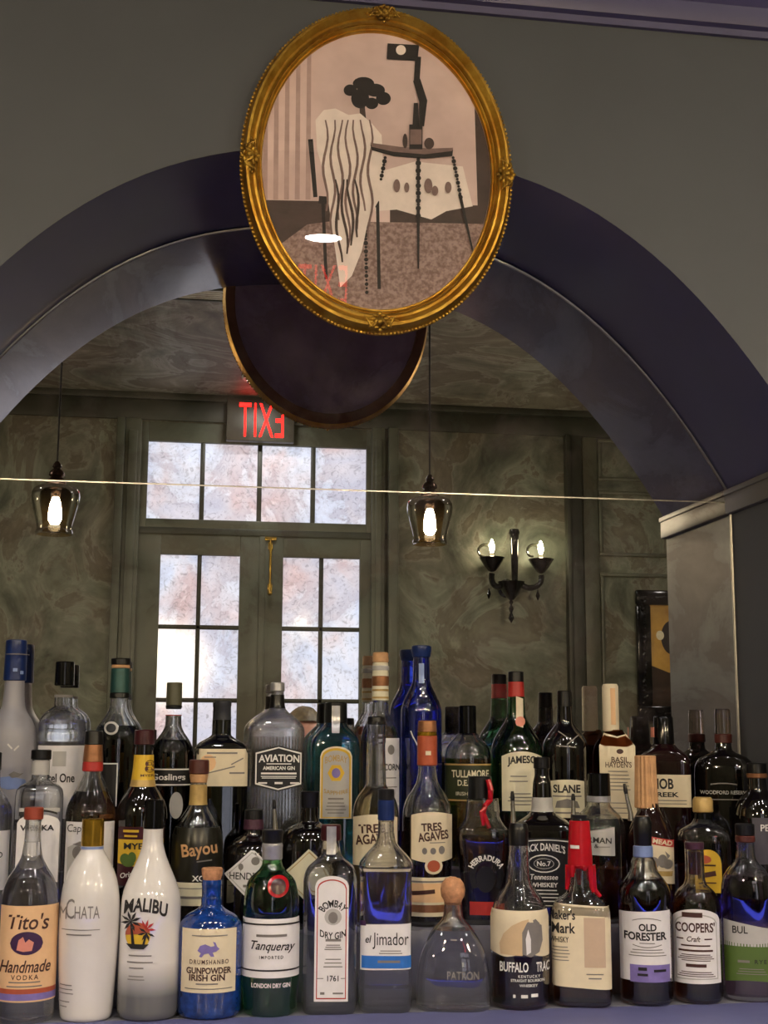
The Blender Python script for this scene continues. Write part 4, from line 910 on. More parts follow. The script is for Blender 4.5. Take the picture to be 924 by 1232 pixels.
b = Bt('gin_bottle', 'squat speckled blue gin bottle with a cork stopper', 1, 253, [(1058, 24), (1064, 25), (1066, 24), (1078, 23.5), (1080, 25), (1088, 25), (1093, 34), (1099, 56), (1106, 70), (1114, 76), (1124, 77.5), (1200, 77), (1216, 76), (1224, 73)], M['bluecer'], body='ceramic_body')
b.cap('cork_stopper', [(1044, 26), (1052, 25), (1062, 20)], M['cork'])
l = b.patch('label', 219, 284, 1118, 1195, M['cream'])
b.text(l, M['brownink'], [('DRUMSHANBO', 252, 1157.5, 5.5, 46, {'sp': 1.3}), ('GUNPOWDER', 252, 1168, 8, 53, {'bold': .03}), ('IRISH GIN', 250, 1176.5, 8, 42, {'bold': .03}), ('=', 250, 1184, 1.6, 26)] + [('=', 252, 1190, 1.2, 56), ('=', 252, 1126, 1.2, 42)])
b.poly('hare_emblem', M['violet'], [[(238, 1144), (241, 1138), (247, 1136), (254, 1139), (258, 1138), (256, 1133), (259, 1134), (261, 1139), (264, 1142), (260, 1145), (256, 1146), (258, 1151), (254, 1151), (251, 1147), (246, 1148), (243, 1152), (240, 1151), (242, 1147)]], parent=l)

b = Bt('gin_bottle', 'green shaker shaped gin bottle with a round red seal and white band', 1, 326, [(1012, 22), (1034, 23), (1040, 25), (1046, 32), (1053, 48), (1060, 58), (1070, 63), (1080, 66), (1096, 67), (1100, 66), (1105, 68), (1112, 69), (1180, 69), (1190, 67), (1210, 64), (1219, 62)], M['gre'])
b.cap('pourer_collar', [(998, 26), (1006, 25), (1014, 25)], M['black']); b.cap('neck_band', [(1014, 25), (1018, 26), (1020, 25), (1034, 25)], M['silver']); b.spout(962, 999, 327, 329, 5)
s_ = b.patch('seal', 321, 346, 1053, 1080, M['wax'], 'ellipse', off=0.002, label='round red wax seal'); b.patch('seal_ring', 325, 342, 1057, 1076, M['maroon'], 'ellipse', off=0.003, parent=s_)
l = b.patch('label', 292, 361, 1106, 1177, M['white']); b.patch('label_stripe', 292, 361, 1111.5, 1113.5, M['ink'], parent=l, off=0.0009, nz=1); b.patch('label_stripe', 292, 361, 1167, 1169, M['ink'], parent=l, off=0.0009, nz=1)
b.text(l, M['ink'], [('Tanqueray', 329, 1140, 14, 52, {'shear': .35, 'rot': .04}), ('IMPORTED', 327, 1152, 4, 28, {'sp': 1.4})]); b.text(l, M['greyink'], [('=', 327, 1126, 3, 36)], name='crest_lines')
b.text(b.body, M['whiteink'], [('LONDON DRY GIN', 327, 1186, 5.5, 46, {'bold': .03})], off=0.0006)

b = Bt('gin_bottle', 'tall clear square gin bottle with a white arched label and red cap', 1, 397, [(1010, 20), (1026, 24, .1), (1034, 36, .5), (1042, 54, .9), (1050, 62, 1), (1058, 65, 1), (1070, 65, 1), (1200, 65, 1), (1215, 63, 1)], M['clear'], N=5, dr=.8)
b.cap('cap', [(992, 24), (1011, 25)], M['maroon'], label='dark red cap'); 
l = b.patch('label', 379, 419, 1054, 1205, M['white'], 'arch', rise=12)
b.patch('neck_strip', 393, 402, 994, 1028, M['silver'], off=0.0035)
b.patch('label_border', 381.5, 416.5, 1058, 1202, M['red'], 'arch', rise=11, off=0.0008, parent=l); b.patch('label_inner', 382.7, 415.3, 1059.5, 1200.5, M['white'], 'arch', rise=10.5, off=0.001, parent=l)
e = b.poly('medallion', M['greylab'], [disc(400.5, 1103, 10)], off=0.0013, parent=l); b.poly('medallion_head', M['greyink'], [disc(400.5, 1104, 5.5, 7)], off=0.0015, parent=e)
b.text(l, M['ink'], [('BOMBAY', 400.5, 1103, 9, 34, {'arc': 16, 'bold': .02}), ('DRY GIN', 400.5, 1122, 8.5, 30, {'bend': -4, 'bold': .02}), ('=', 401, 1131, 3, 18), ('1761', 401, 1177, 7, 13), ('=', 386, 1177, .9, 8), ('=', 413, 1177, .9, 6)] + lines(401, 1137, 1142, 3, 20, 1.2) + lines(401, 1154, 1163, 3, 22, 1.2) + [('=', 389, 1195, 3, 5), ('=', 407, 1195, 2, 12)], off=0.0014)

b = Bt('tequila_bottle', 'clear tequila bottle with a white and blue label and narrow blue capsule', 1, 464, [(985, 19), (1000, 20), (1012, 24), (1018, 32, .3), (1028, 50, .7), (1036, 62, 1), (1038, 64, 1), (1043, 65, 1), (1046, 63, 1), (1110, 63, 1), (1180, 63, 1), (1184, 64.5, 1), (1200, 64, 1), (1215, 62, 1)], M['clear'], N=4, dr=.85, level=1040)
b.cap('cap', [(949, 20), (963, 20)], M['black']); b.cap('capsule', [(962, 20.5), (987, 20.5)], M['navycap'], label='dark blue capsule')
l = b.patch('label', 434, 494, 1112, 1167, M['white'], skew=-.5)
b.patch('label_band', 436, 494, 1150, 1165, M['bluelab'], parent=l, off=0.001); b.patch('label_corner', 434, 441, 1108, 1114, M['purple'], parent=l, off=0.001)
b.text(l, M['ink'], [('Jimador', 470, 1132, 20, 42, {'bold': .0}), ('el', 444, 1130, 9, 7, {'shear': .2})] + lines(470, 1144, 1147, 2, 30, 1)); b.text(l, M['navycap'], [('=', 468, 1157, 3, 26)], name='band_print')
b.poly('embossed_leaves', M['clear'], [[(466 + 2 * i, 1105), (470 + 3 * i, 1085 - 2 * i), (474 + 4 * i, 1068 + 5 * i), (472 + 3 * i, 1090)] for i in range(5)], off=0.0012)

b = Bt('tequila_bottle', 'low dome shouldered clear tequila bottle with a ball cork', 1, 545, [(1084, 21), (1100, 23), (1106, 27, .1), (1114, 42, .4), (1124, 57, .8), (1138, 72, 1), (1154, 82, 1), (1175, 88, 1), (1200, 90, 1), (1212, 90, 1), (1217, 88, 1)], M['clear'], N=3.2, dr=.72, level=1118)
b.cap('ball_cork', [(1055, 10), (1057, 18), (1062, 26), (1070, 30), (1078, 28), (1083, 22), (1088, 20)], M['cork'])
b.text(b.body, M['greyink'], [('PATRON', 557, 1174, 10, 38, {'bold': .01}), ('=', 546, 1131, 2, 7)], off=0.0006)

b = Bt('whiskey_bottle', 'bourbon bottle with a torn edged buffalo label and steel pourer', 1, 625, [(1010, 22), (1020, 24), (1052, 27), (1062, 31), (1070, 40), (1080, 55), (1090, 64), (1100, 69), (1112, 70), (1195, 70), (1206, 68), (1213, 64)], M['clear'], level=1146, liquid=M['dkamber'])
b.cap('pourer_collar', [(990, 21), (998, 24), (1017, 24)], M['black']); b.spout(952, 990, 618, 619, 5)
l = b.patch('label', 588.5, 661, 1096, 1152, M['cream'], 'wave', rise=5)
b.poly('buffalo_drawing', paper('sepia_wash', '#cfb38c'), [[(602, 1149), (601, 1136), (606, 1124), (616, 1114), (628, 1108), (636, 1106), (634, 1130), (628, 1150)]], parent=l, off=0.0009)
b.poly('buffalo_head', M['greyink'], [[(628, 1148), (628, 1122), (634, 1110), (644, 1106), (651, 1114), (652, 1132), (648, 1146), (638, 1152)]], parent=l, off=0.0012); b.poly('buffalo_beard', M['white'], [[(633, 1149), (632, 1130), (635, 1118), (638, 1130), (638, 1146)]], parent=l, off=0.0016); b.poly('buffalo_horns', M['cream'], [[(636, 1110), (640, 1104), (641, 1110)], [(648, 1112), (652, 1106), (651, 1114)]], parent=l, off=0.0018)
b.text(b.body, M['whiteink'], [('BUFFALO', 618, 1164, 12, 34, {'bold': .02}), ('TRACE', 654, 1164, 12, 19, {'bold': .02}), ('KENTUCKY', 636, 1175, 3.5, 26, {'sp': 1.3}), ('STRAIGHT BOURBON', 634, 1180, 3.5, 40), ('WHISKEY', 635, 1186, 3.5, 22)] + [('=', 618, 1199, 4, 3), ('=', 630, 1199, 4, 8), ('=', 642, 1198, 4, 8)], off=0.0006)

b = Bt('whiskey_bottle', 'square shouldered bourbon bottle with dripping red wax over its neck', 1, 699, [(984, 22), (1000, 24), (1040, 27), (1066, 31), (1074, 36, .3), (1080, 52, .8), (1086, 64, 1), (1094, 70, 1), (1104, 71, 1), (1190, 71, 1), (1202, 70, 1), (1208, 67, 1)], M['clear'], N=4, dr=.8, level=1090, liquid=M['amber'])
b.cap('pourer_collar', [(980, 20), (990, 18)], M['black']); b.spout(955, 982, 692, 692, 5)
b.cap('wax_seal', [(987, 25), (1004, 27), (1030, 30), (1044, 31)], M['wax'], label='glossy red wax')
mb = MB()
for a, ln in ((-2.9, 30), (-2.3, 14), (-1.75, 3), (-1.2, 6), (-.55, 32), (0.0, 38), (.8, 20), (1.7, 26), (2.4, 12)):
    pts = []; 
    for i in range(6):
        v = 1040 + ln * i / 5; z = b.z(v); r = b.ab(z)[0] + 0.0008; pts.append((r * math.cos(a), r * math.sin(a), z))
    mb.tube(pts, [0.0052, 0.0055, 0.005, 0.0042, 0.0036, 0.0026], 8)
mb.build('wax_drips', M['wax'], b.root)
b.text(b.root, M['whiteink'], [('=', 694, 1019, 4, 9)], off=0.0032, name='wax_stamp')
l = b.patch('label', 661, 734, 1089, 1189, M['cream'], skew=2)
b.patch('label_panel', 702, 727, 1104, 1164, paper('pinkish_panel', '#c4ab92'), parent=l, off=0.0009)
b.text(l, M['ink'], [("Maker's", 676, 1101, 12, 32, {'bold': .02}), ('Mark', 678, 1117, 13, 28, {'bold': .02}), ('WHISKY', 673, 1131, 7, 22)] + lines(674, 1140, 1156, 5, 22, 1.1) + [('=', 714, 1172, 1.2, 20), ('=', 714, 1177, 1.6, 15)])

b = Bt('whiskey_bottle', 'bourbon bottle with a white label over a grey violet strip and steel pourer', 1, 776, [(1016, 21), (1030, 23), (1036, 30), (1044, 33), (1050, 38), (1058, 50), (1066, 60), (1074, 63.5), (1090, 64), (1195, 64), (1204, 62), (1209, 58)], M['clear'], level=1056, liquid=M['dkamber'])
b.cap('pourer_collar', [(982, 19), (990, 23), (1005, 22), (1018, 21)], M['black']); b.cap('neck_band', [(1017, 24), (1031, 24.5)], M['lightblue']); b.spout(943, 984, 755, 762, 5)
l = b.patch('label', 745, 806, 1097, 1180, M['white'], skew=-1.2)
b.patch('label_strip', 757, 804, 1161, 1182, M['violet'], parent=l, off=0.001, label='grey violet lower strip')
b.text(l, M['ink'], [('OLD', 779, 1116, 9, 21, {'bold': .03}), ('FORESTER', 776, 1126, 10, 50, {'bold': .03, 'bend': -1}), ('=', 778, 1135, 1, 18)] + lines(778, 1143, 1150, 3, 44, 1)); b.text(l, M['greyink'], [('=', 778, 1108, 1, 34, {'bend': 3}), ('=', 778, 1137, 1, 34, {'bend': -3})], name='scrollwork')
b.text(l, M['ink'], [('=', 772, 1166, 4, 10), ('=', 772, 1173, 3, 12), ('=', 792, 1168, 3, 14)], off=0.0016, name='strip_print')

b = Bt('whiskey_bottle', 'bourbon bottle with a tall arched white label and glass topped neck', 1, 838, [(1012, 22), (1024, 23), (1056, 24), (1064, 29), (1070, 42), (1078, 53), (1086, 58), (1096, 59.5), (1190, 59.5), (1198, 58), (1203, 54)], M['clear'], level=1072, liquid=M['dkamber'])
b.cap('stopper', [(1013, 24), (1018, 23.5), (1022, 23.5)], M['plum']); b.cap('stopper_plug', [(1024, 16), (1052, 15)], M['maroon'])
l = b.patch('label', 808.5, 865, 1094, 1184, M['white'], 'arch', rise=13, skew=-.6)
b.patch('label_inner', 812, 861.5, 1100, 1179, M['greylab'], 'arch', rise=11, skew=-.6, off=0.0008, parent=l); b.patch('label_field', 813.2, 860.3, 1101.5, 1177.5, M['white'], 'arch', rise=10.5, skew=-.6, off=0.001, parent=l)
b.text(l, M['brownink'], [("COOPERS'", 836, 1116, 12, 46, {'bold': .025}), ('=', 833, 1101, 6, 24), ('Craft', 834, 1130, 6.5, 16, {'shear': .3}), ('=', 818, 1130, 1.5, 8), ('=', 851, 1130, 1.5, 9), ('=', 836, 1138, 1.8, 34), ('=', 836, 1144, 2.4, 40)] + lines(836, 1149, 1156, 4, 42, 1) + [('=', 836, 1162, 4, 24)] + lines(836, 1170, 1175, 3, 44, 1), off=0.0013)

b = Bt('whiskey_bottle', 'rounded rye bottle with a green label at the right end of the front row', 1, 900, [(1008, 22), (1022, 23), (1032, 25), (1038, 32, .3), (1046, 46, .7), (1056, 58, 1), (1066, 63, 1), (1080, 65, 1), (1185, 65, 1), (1194, 63, 1), (1200, 60, 1)], M['clear'], N=2.4, dr=.75, level=1052, liquid=glass('violet_tinted_rye', (0.45, 0.30, 0.42), 1.04))
b.cap('cap', [(991, 24), (1005, 24)], M['black']); b.cap('neck_band', [(1005, 24.5), (1013, 24.5)], M['brownred'])
l = b.patch('label', 870, 931, 1136, 1180, M['greenlab'], 'bulge', rise=-3); b.patch('upper_label', 870, 925, 1112, 1139, M['greylab'], 'slope', rise=5)
b.text(l, M['ink'], [('RYE', 913, 1157, 5, 14, {'sp': 1.3}), ('=', 893, 1157, 3, 14)] + lines(902, 1166, 1172, 3, 36, 1)); b.text(b.root, M['ink'], [('BUL', 890, 1119, 9, 18)], off=0.0012)

# ---------------- middle row
b = Bt('vodka_bottle', 'clear bottle cut off by the left edge of the picture', 2, -14, [(925, 20), (945, 22), (955, 34), (966, 48), (976, 54), (1000, 55), (1112, 54)], M['clear'], level=968)
b.cap('cap', [(905, 22), (927, 22)], M['black']); l = b.patch('label', -38, 11, 1000, 1072, M['white']); b.text(l, M['ink'], [('O', 0, 1029, 7, 6)])

b = Bt('vodka_bottle', 'clear square vodka bottle with a white arched label behind the copper capped bottle', 2, 45, [(911, 21), (936, 22), (940, 30, .4), (945, 48, .9), (950, 56, 1), (960, 59, 1), (1100, 59, 1), (1112, 57, 1)], M['clear'], N=5, dr=.85, level=945)
b.cap('cap', [(902, 25), (914, 25)], M['black']); b.band('neck_band', 915, 932, M['greylab'])
l = b.patch('label', 20, 71, 980, 1062, M['white'], 'arch', rise=10)
b.text(l, M['ink'], [('VODKA', 44, 996, 7, 40, {'bold': .03}), ('=', 45, 979, 2.5, 44, {'bend': 4}), ('=', 25, 979, 5, 6)])
b.patch('label_top', 22, 70, 972, 977, M['greylab'], parent=l, off=0.001)

b = Bt('rum_bottle', 'clear spiced rum bottle with a copper and red neck band', 2, 108, [(916, 20), (930, 22), (938, 29), (948, 38), (960, 50), (970, 58), (980, 61.5), (1095, 61.5), (1110, 59)], M['clear'], level=952, liquid=M['amber'])
b.cap('cap', [(879, 22), (896, 24)], M['black']); b.cap('capsule', [(895, 22), (917, 25)], M['copper']); b.cap('neck_band', [(916, 25), (928, 25.5)], M['red'], label='red neck band')
l = b.patch('label', 79, 137, 989, 1072, M['white']); b.text(l, M['ink'], [('Captain', 97, 998, 12, 32, {'shear': .1, 'bold': .0}), ('=', 112, 1060, 2, 40)]); b.poly('label_art', M['greylab'], [[(82, 1062), (82, 1020), (96, 1012), (106, 1016), (104, 1064)]], parent=l, off=0.0009); b.poly('label_figure', M['greyink'], [[(88, 1016), (104, 1010), (102, 1020)], disc(94, 1026, 6, 8)], parent=l, off=0.0012)

b = Bt('rum_bottle', 'dark rum bottle with a yellow neck label', 2, 170, [(893, 22), (908, 23), (944, 30), (952, 40), (960, 50), (970, 58), (980, 61), (1095, 61), (1110, 58)], M['dark'])
b.cap('cap', [(878, 24), (896, 25)], M['maroon']); n_ = b.band('neck_label', 908, 938, M['yellow'], label='yellow neck label'); b.band('neck_band', 938, 946, M['goldink'])
b.text(n_, M['brownred'], [('8', 177, 922, 15, 11, {'bold': .03}), ('MYERS', 176, 933, 3, 18)], off=0.0014)
l = b.patch('label', 143, 197, 995, 1066, M['yellow']); b.patch('label_band', 143, 197, 995, 1010, M['maroon'], parent=l, off=0.001); b.patch('label_foot', 143, 197, 1044, 1066, M['maroon'], parent=l, off=0.001, shape='slope', rise=5)
b.text(l, M['ink'], [("MYERS'S", 172, 1018, 8, 44, {'bold': .03})]); b.text(l, M['yellow'], [('=', 158, 1000, 3, 18), ('=', 158, 1006, 2.4, 15)], off=0.0016, name='band_print'); b.text(l, M['whiteink'], [('Original', 160, 1052, 8, 26, {'shear': .3, 'rot': -.25})], off=0.0016, name='foot_print'); b.poly('leaf_drawing', M['greenlab'], [disc(152, 1034, 6, 7), disc(160, 1032, 5, 7), disc(156, 1039, 7, 4)], parent=l, off=0.0012)

b = Bt('rum_bottle', 'clear round rum decanter with a gold collar and dark glass script label', 2, 237, [(930, 19), (945, 20), (966, 21), (973, 27), (980, 36), (988, 46), (996, 54), (1006, 60), (1020, 63.5), (1095, 63.5), (1110, 60)], M['clear'], level=996, liquid=glass('brown_rum', (0.40, 0.30, 0.20), 1.04))
b.cap('cap', [(914, 24), (931, 25)], M['brownred']); b.cap('cap_ring', [(931, 23), (942, 20)], M['tancap']); b.band('neck_label', 944, 968, M['goldink'])
l = b.patch('label', 206.5, 268, 996, 1060, mat('dark_translucent_label', '#1d1c14', 0.3, var=0.3, scale=30))
b.text(l, M['tancap'], [('Bayou', 240, 1024, 20, 42, {'bold': .02, 'rot': -.12}), ('=', 246, 1036, 1.6, 18, {'rot': -.1})]); b.text(l, M['whiteink'], [('XO', 240, 1057, 7, 16, {'bold': .02})], name='grade_mark')
l2 = b.patch('lower_label', 206.5, 268, 1062, 1090, M['ivory']); b.text(l2, M['greyink'], [('=', 238, 1069, 1, 58), ('=', 238, 1080, 3, 40)])

b = Bt('gin_bottle', 'dark apothecary gin bottle with a white diamond label and plum neck foil', 2, 304, [(995, 22), (1004, 25), (1008, 38), (1012, 52), (1018, 63), (1026, 68), (1040, 69), (1095, 69), (1108, 66)], M['dark'])
b.cap('cap', [(974, 22), (986, 23)], M['black']); b.cap('neck_foil', [(985, 23.5), (998, 25)], M['plum'])
l = b.patch('label', 269.5, 337, 1021, 1086, M['white'], 'diamond'); b.patch('label_border', 273, 334, 1024.5, 1082.5, M['greylab'], 'diamond', parent=l, off=0.0008); b.patch('label_field', 274.5, 332, 1026, 1081, M['white'], 'diamond', parent=l, off=0.001)
b.text(l, M['ink'], [("HENDRICK'S", 304, 1054, 9, 54, {'bold': .01}), ('=', 302, 1066, 3, 18)], off=0.0014); b.poly('flower_drawing', M['greyink'], [disc(290, 1043, 3, 4), disc(307, 1036, 5, 5), [(289, 1046), (291, 1046), (290, 1049)]], parent=l, off=0.0014)

b = Bt('gin_bottle', 'taller dark apothecary gin bottle with a pale diamond label and plain black cap', 2, 372, [(970, 20), (988, 22), (992, 34), (996, 52), (1002, 62), (1010, 67), (1022, 68), (1095, 68), (1108, 66)], M['dark'])
b.cap('cap', [(952, 23), (962, 22), (972, 21)], M['black'])
l = b.patch('label', 338.5, 405, 1021, 1088, M['ivory'], 'diamond'); b.patch('label_border', 342, 402, 1024.5, 1084, M['goldink'], 'diamond', parent=l, off=0.0008); b.patch('label_field', 343.5, 400, 1026, 1082.5, M['ivory'], 'diamond', parent=l, off=0.001)

b = Bt('tequila_bottle', 'golden tequila bottle with a clear ridged neck behind the blue capsule', 2, 452, [(868, 22), (884, 22), (886, 23.5), (893, 23.5), (895, 22), (920, 23.5), (944, 25), (951, 34), (960, 46), (970, 53), (982, 56), (1095, 56), (1110, 54)], M['clear'], level=946, liquid=M['gold_liq'])
b.cap('cap', [(862, 21), (872, 22)], M['black'])
l = b.patch('label', 425, 478, 980, 1042, M['cream'], 'archlow', rise=4); b.text(l, M['brownink'], [('TRES', 447, 997, 11, 30, {'bold': .03, 'rot': -.06}), ('AGAVES', 450, 1009, 12, 44, {'bold': .03, 'rot': -.12})])

b = Bt('tequila_bottle', 'aged tequila bottle with a salmon capsule and a round orange seal', 2, 514, [(918, 21), (928, 22), (940, 26), (948, 34), (957, 46), (966, 54), (976, 58.5), (990, 59.5), (1100, 59.5), (1115, 57)], M['clear'], level=982, liquid=M['dkamber'])
b.cap('cap', [(867, 22), (881, 23.5)], M['copper']); b.cap('gold_ring', [(880, 24), (886, 24)], M['gold']); b.cap('capsule', [(885, 24), (921, 24.5)], M['redglow'])
b.text(b.root, M['cream'], [('=', 515, 906, 5, 5)], off=0.004, name='capsule_crest')
l = b.patch('label', 495, 544, 977, 1038, M['cream'], 'bulge', rise=4); b.text(l, M['brownink'], [('TRES', 519, 995, 10, 24, {'bold': .03, 'rot': -.06}), ('AGAVES', 521, 1006, 11, 36, {'bold': .03, 'rot': -.12}), ('=', 526, 1014, 1, 18)]); b.poly('agave_drawings', M['greyink'], [disc(511, 1024, 3, 4), disc(521, 1024, 3.4, 4), disc(531, 1023, 3.6, 5)], parent=l)
s_ = b.patch('seal', 511, 532, 1032, 1052, M['cream'], 'ellipse', off=0.0012); b.patch('seal_centre', 514, 529, 1035, 1049, M['redglow'], 'ellipse', off=0.0016, parent=s_)
l2 = b.patch('lower_label', 486, 543, 1056, 1103, M['cream']); b.patch('lower_label_band', 486, 543, 1089, 1098, M['copper'], parent=l2, off=0.0009); b.patch('lower_label_field', 486, 543, 1063, 1086, M['tan'], parent=l2, off=0.0009); b.text(l2, M['brownink'], [('=', 514, 1061, 2, 54), ('=', 508, 1074, 5, 30, {'rot': -.1})], off=0.0013)

b = Bt('tequila_bottle', 'empty looking tequila bottle with a horseshoe emblem and red ribbon', 2, 581, [(960, 38), (970, 40), (982, 42, .2), (992, 52, .6), (998, 62, 1), (1006, 64, 1), (1030, 60, 1), (1060, 55, 1), (1090, 53, 1), (1112, 52, 1)], M['clear'], N=4, dr=.75, level=1003, liquid=M['plumliq'])
b.cap('cap', [(934, 28), (962, 29)], M['black'], dx=-3.0)
mb = MB(); R0 = 15.5 * b.s
def rb(u, v, d): return ((u - 581) * b.s, -R0 - d, b.z(v))
mb.tube([rb(588, 937, 0), rb(591, 950, .001), rb(590, 962, .001), rb(584, 968, .003), rb(582, 978, .004), rb(586, 988, .004), rb(589, 995, .005)], [.004, .0045, .0042, .004, .0042, .004, .003], 8).tube([rb(586, 966, .003), rb(580, 976, .006), rb(582, 992, .005)], [.003, .004, .003], 8)
mb.build('ribbon', M['wax'], b.root)
hs = b.poly('horseshoe', M['blacklab'], [[(585 + 20 * math.cos(a), 1053 - 26 * math.sin(a)) for a in [PI * 1.22 - (PI * 1.44) * k / 24 for k in range(25)]] + [(585 + 13 * math.cos(a), 1055 - 19 * math.sin(a)) for a in [-PI * .22 + (PI * 1.44) * k / 24 for k in range(25)]]], off=0.0008)
b.poly('horse_head', M['blacklab'], [disc(584, 1058, 11, 16)], off=0.0008)
b.text(hs, M['whiteink'], [('HERRADURA', 585, 1052, 7, 46, {'arc': 20, 'bold': .03})]); b.patch('base_label', 565, 603, 1085, 1101, M['red'])

b = Bt('whiskey_bottle', 'square black label whiskey bottle with white filigree lettering', 2, 653, [(924, 18), (932, 18), (942, 22), (958, 24), (974, 26), (980, 34, .3), (986, 54, .8), (991, 68, 1), (998, 73, 1), (1010, 73.5, 1), (1095, 73.5, 1), (1110, 71, 1)], M['dark'], N=7, dr=1.0)
b.cap('cap', [(911, 20), (925, 20)], M['black']); b.band('neck_label', 959, 976, M['greylab'])
l = b.patch('label', 629, 688, 1008, 1092, M['blacklab'], 'bulge', rise=2)
b.patch('label_border', 631, 686.5, 1010, 1090, M['whiteink'], 'bulge', rise=2, off=0.0008, parent=l); b.patch('label_field', 632, 685.5, 1011.2, 1089, M['blacklab'], 'bulge', rise=2, off=0.001, parent=l)
e = b.poly('number_oval', M['whiteink'], [disc(654, 1039, 19, 11)], off=0.0012, parent=l); b.poly('oval_field', M['blacklab'], [disc(654, 1039, 17.5, 9.6)], off=0.0013, parent=e); b.poly('inner_oval', M['greylab'], [disc(654, 1039, 12, 6.5)], off=0.0014, parent=e); b.poly('inner_field', M['blacklab'], [disc(654, 1039, 11.2, 5.8)], off=0.0015, parent=e)
b.text(l, M['whiteink'], [("JACK DANIEL'S", 655, 1024, 12, 48, {'bend': 4, 'bold': .02}), ('No.7', 654, 1039, 6, 16, {'bold': .02}), ('Tennessee', 654, 1055, 6.5, 32, {'shear': .15}), ('WHISKEY', 654, 1064.5, 5.5, 32, {'bold': .03})] + lines(655, 1071, 1084, 4, 34, 1.3), off=0.0017)

b = Bt('whiskey_bottle', 'tilted label amber bottle with a silver ring under its black cap', 2, 722, [(960, 26), (968, 28), (974, 38), (980, 50), (988, 58), (998, 62), (1010, 63), (1095, 63), (1108, 61)], M['clear'], level=984, liquid=M['amber'])
b.cap('cap', [(930, 28), (958, 29)], M['blackgloss']); b.cap('neck_ring', [(957, 29.5), (965, 29.5)], M['silver'])
l = b.patch('label', 694, 740, 999, 1029, M['greylab'], 'slope', rise=-5, skew=1); b.text(l, M['ink'], [('RMAN', 722, 1011, 7, 28, {'bold': .02, 'rot': .05}), ('&', 718, 1018, 5, 5), ('=', 727, 1019, 1, 14)])

b = Bt('whiskey_bottle', 'dark bourbon bottle with a pleated paper capsule and red banner label', 2, 782, [(966, 24), (974, 27), (982, 34), (992, 44), (1002, 53), (1012, 58), (1024, 58.5), (1095, 58.5), (1106, 56)], M['darkred'])
b.cap('capsule', [(909, 25), (913, 25), (922, 25), (972, 28)], M['tancap'], dx=-2.5, flute=16, n=96, label='pleated tan paper capsule')
l = b.patch('label', 777, 811, 1009, 1062, M['cream'], 'archlow', rise=3, skew=3); bn = b.patch('label_banner', 775, 811, 1008, 1017, M['red'], parent=l, off=0.001, skew=3.5)
b.text(bn, M['cream'], [('E. MEAD', 793, 1012.5, 6, 32, {'bold': .03, 'rot': .19})], off=0.0016); b.poly('label_drawing', M['greyink'], [disc(787, 1038, 6, 7), disc(797, 1036, 6, 8), disc(803, 1040, 6, 6), [(800, 1024), (806, 1030), (803, 1034)]], parent=l, off=0.001); b.poly('label_ground', M['goldink'], [[(778, 1047), (809, 1049), (808, 1055), (779, 1053)]], parent=l, off=0.001)

b = Bt('whisky_bottle', 'broad cut glass whisky bottle with a dull gold top and yellow label', 2, 848, [(985, 24), (990, 30, .2), (995, 48, .7), (1000, 62, 1), (1006, 67, 1), (1014, 69, 1), (1040, 69, 1), (1095, 69, 1), (1104, 67, 1)], M['clear'], N=3, dr=.7, level=1010, liquid=M['dkamber'])
b.cap('cap', [(959, 22), (963, 25), (977, 25)], M['goldink']); b.cap('neck_band', [(977, 23), (987, 24)], M['blackgloss'])
b.poly('cut_facets', M['clear'], [[(820 + 7 * i, 1008), (823 + 7 * i, 1001), (827 + 7 * i, 1008), (823 + 7 * i, 1014)] for i in range(8)], off=0.0015)
l = b.patch('label', 836, 868, 1022, 1074, M['yellow'], 'arch', rise=16); b.poly('label_crest', M['redglow'], [disc(848, 1034, 8, 5)], parent=l); b.text(l, M['brownink'], [('=', 850, 1041, 2, 22), ('=', 852, 1052, 6, 18, {'rot': -.2}), ('=', 852, 1062, 1.4, 18)])

b = Bt('whiskey_bottle', 'dark round bottle with a copper ring, partly out of frame at the right edge', 2, 914, [(936, 22), (950, 24), (955, 32), (962, 46), (972, 56), (984, 60), (1000, 60), (1090, 60), (1102, 58)], M['dark'])
b.cap('cap', [(918, 24), (931, 25)], M['black']); b.cap('neck_ring', [(930, 26), (936, 26)], M['copper'])
l = b.patch('label', 906, 942, 984, 1040, mat('smoky_grey_label', '#4a4750', 0.45, var=0.1, scale=30)); b.text(l, M['whiteink'], [('PE', 921, 996, 8, 10)])

# ---------------- back row
b = Bt('vodka_bottle', 'tall frosted vodka bottle with a blue capsule at the left edge', 3, 12, [(815, 24), (830, 25), (850, 29), (858, 36), (866, 47), (876, 56), (888, 60), (900, 61), (1040, 61), (1055, 59)], M['frost'], body='frosted_body')
b.cap('capsule', [(770, 26), (780, 27), (782, 26.5), (819, 28)], M['navycap'], label='dark blue capsule'); b.text(b.root, M['lightblue'], [('=', 14, 787, 1, 22), ('=', 12, 806, 4, 4), ('=', 18, 809, 4, 3)], off=0.0055, name='capsule_print')
b.poly('water_picture', M['lightblue'], [[(-10, 945), (-8, 936), (12, 934), (30, 938), (34, 948), (10, 950)]], off=0.0008); b.poly('bird_picture', M['greyink'], [[(10, 932), (16, 928), (24, 931), (28, 930), (22, 935), (14, 936)]], off=0.001); b.text(b.body, M['whiteink'], [('=', 10, 898, 2, 8, {'rot': .8}), ('=', 18, 900, 2, 8, {'rot': -.8})], off=0.0006)

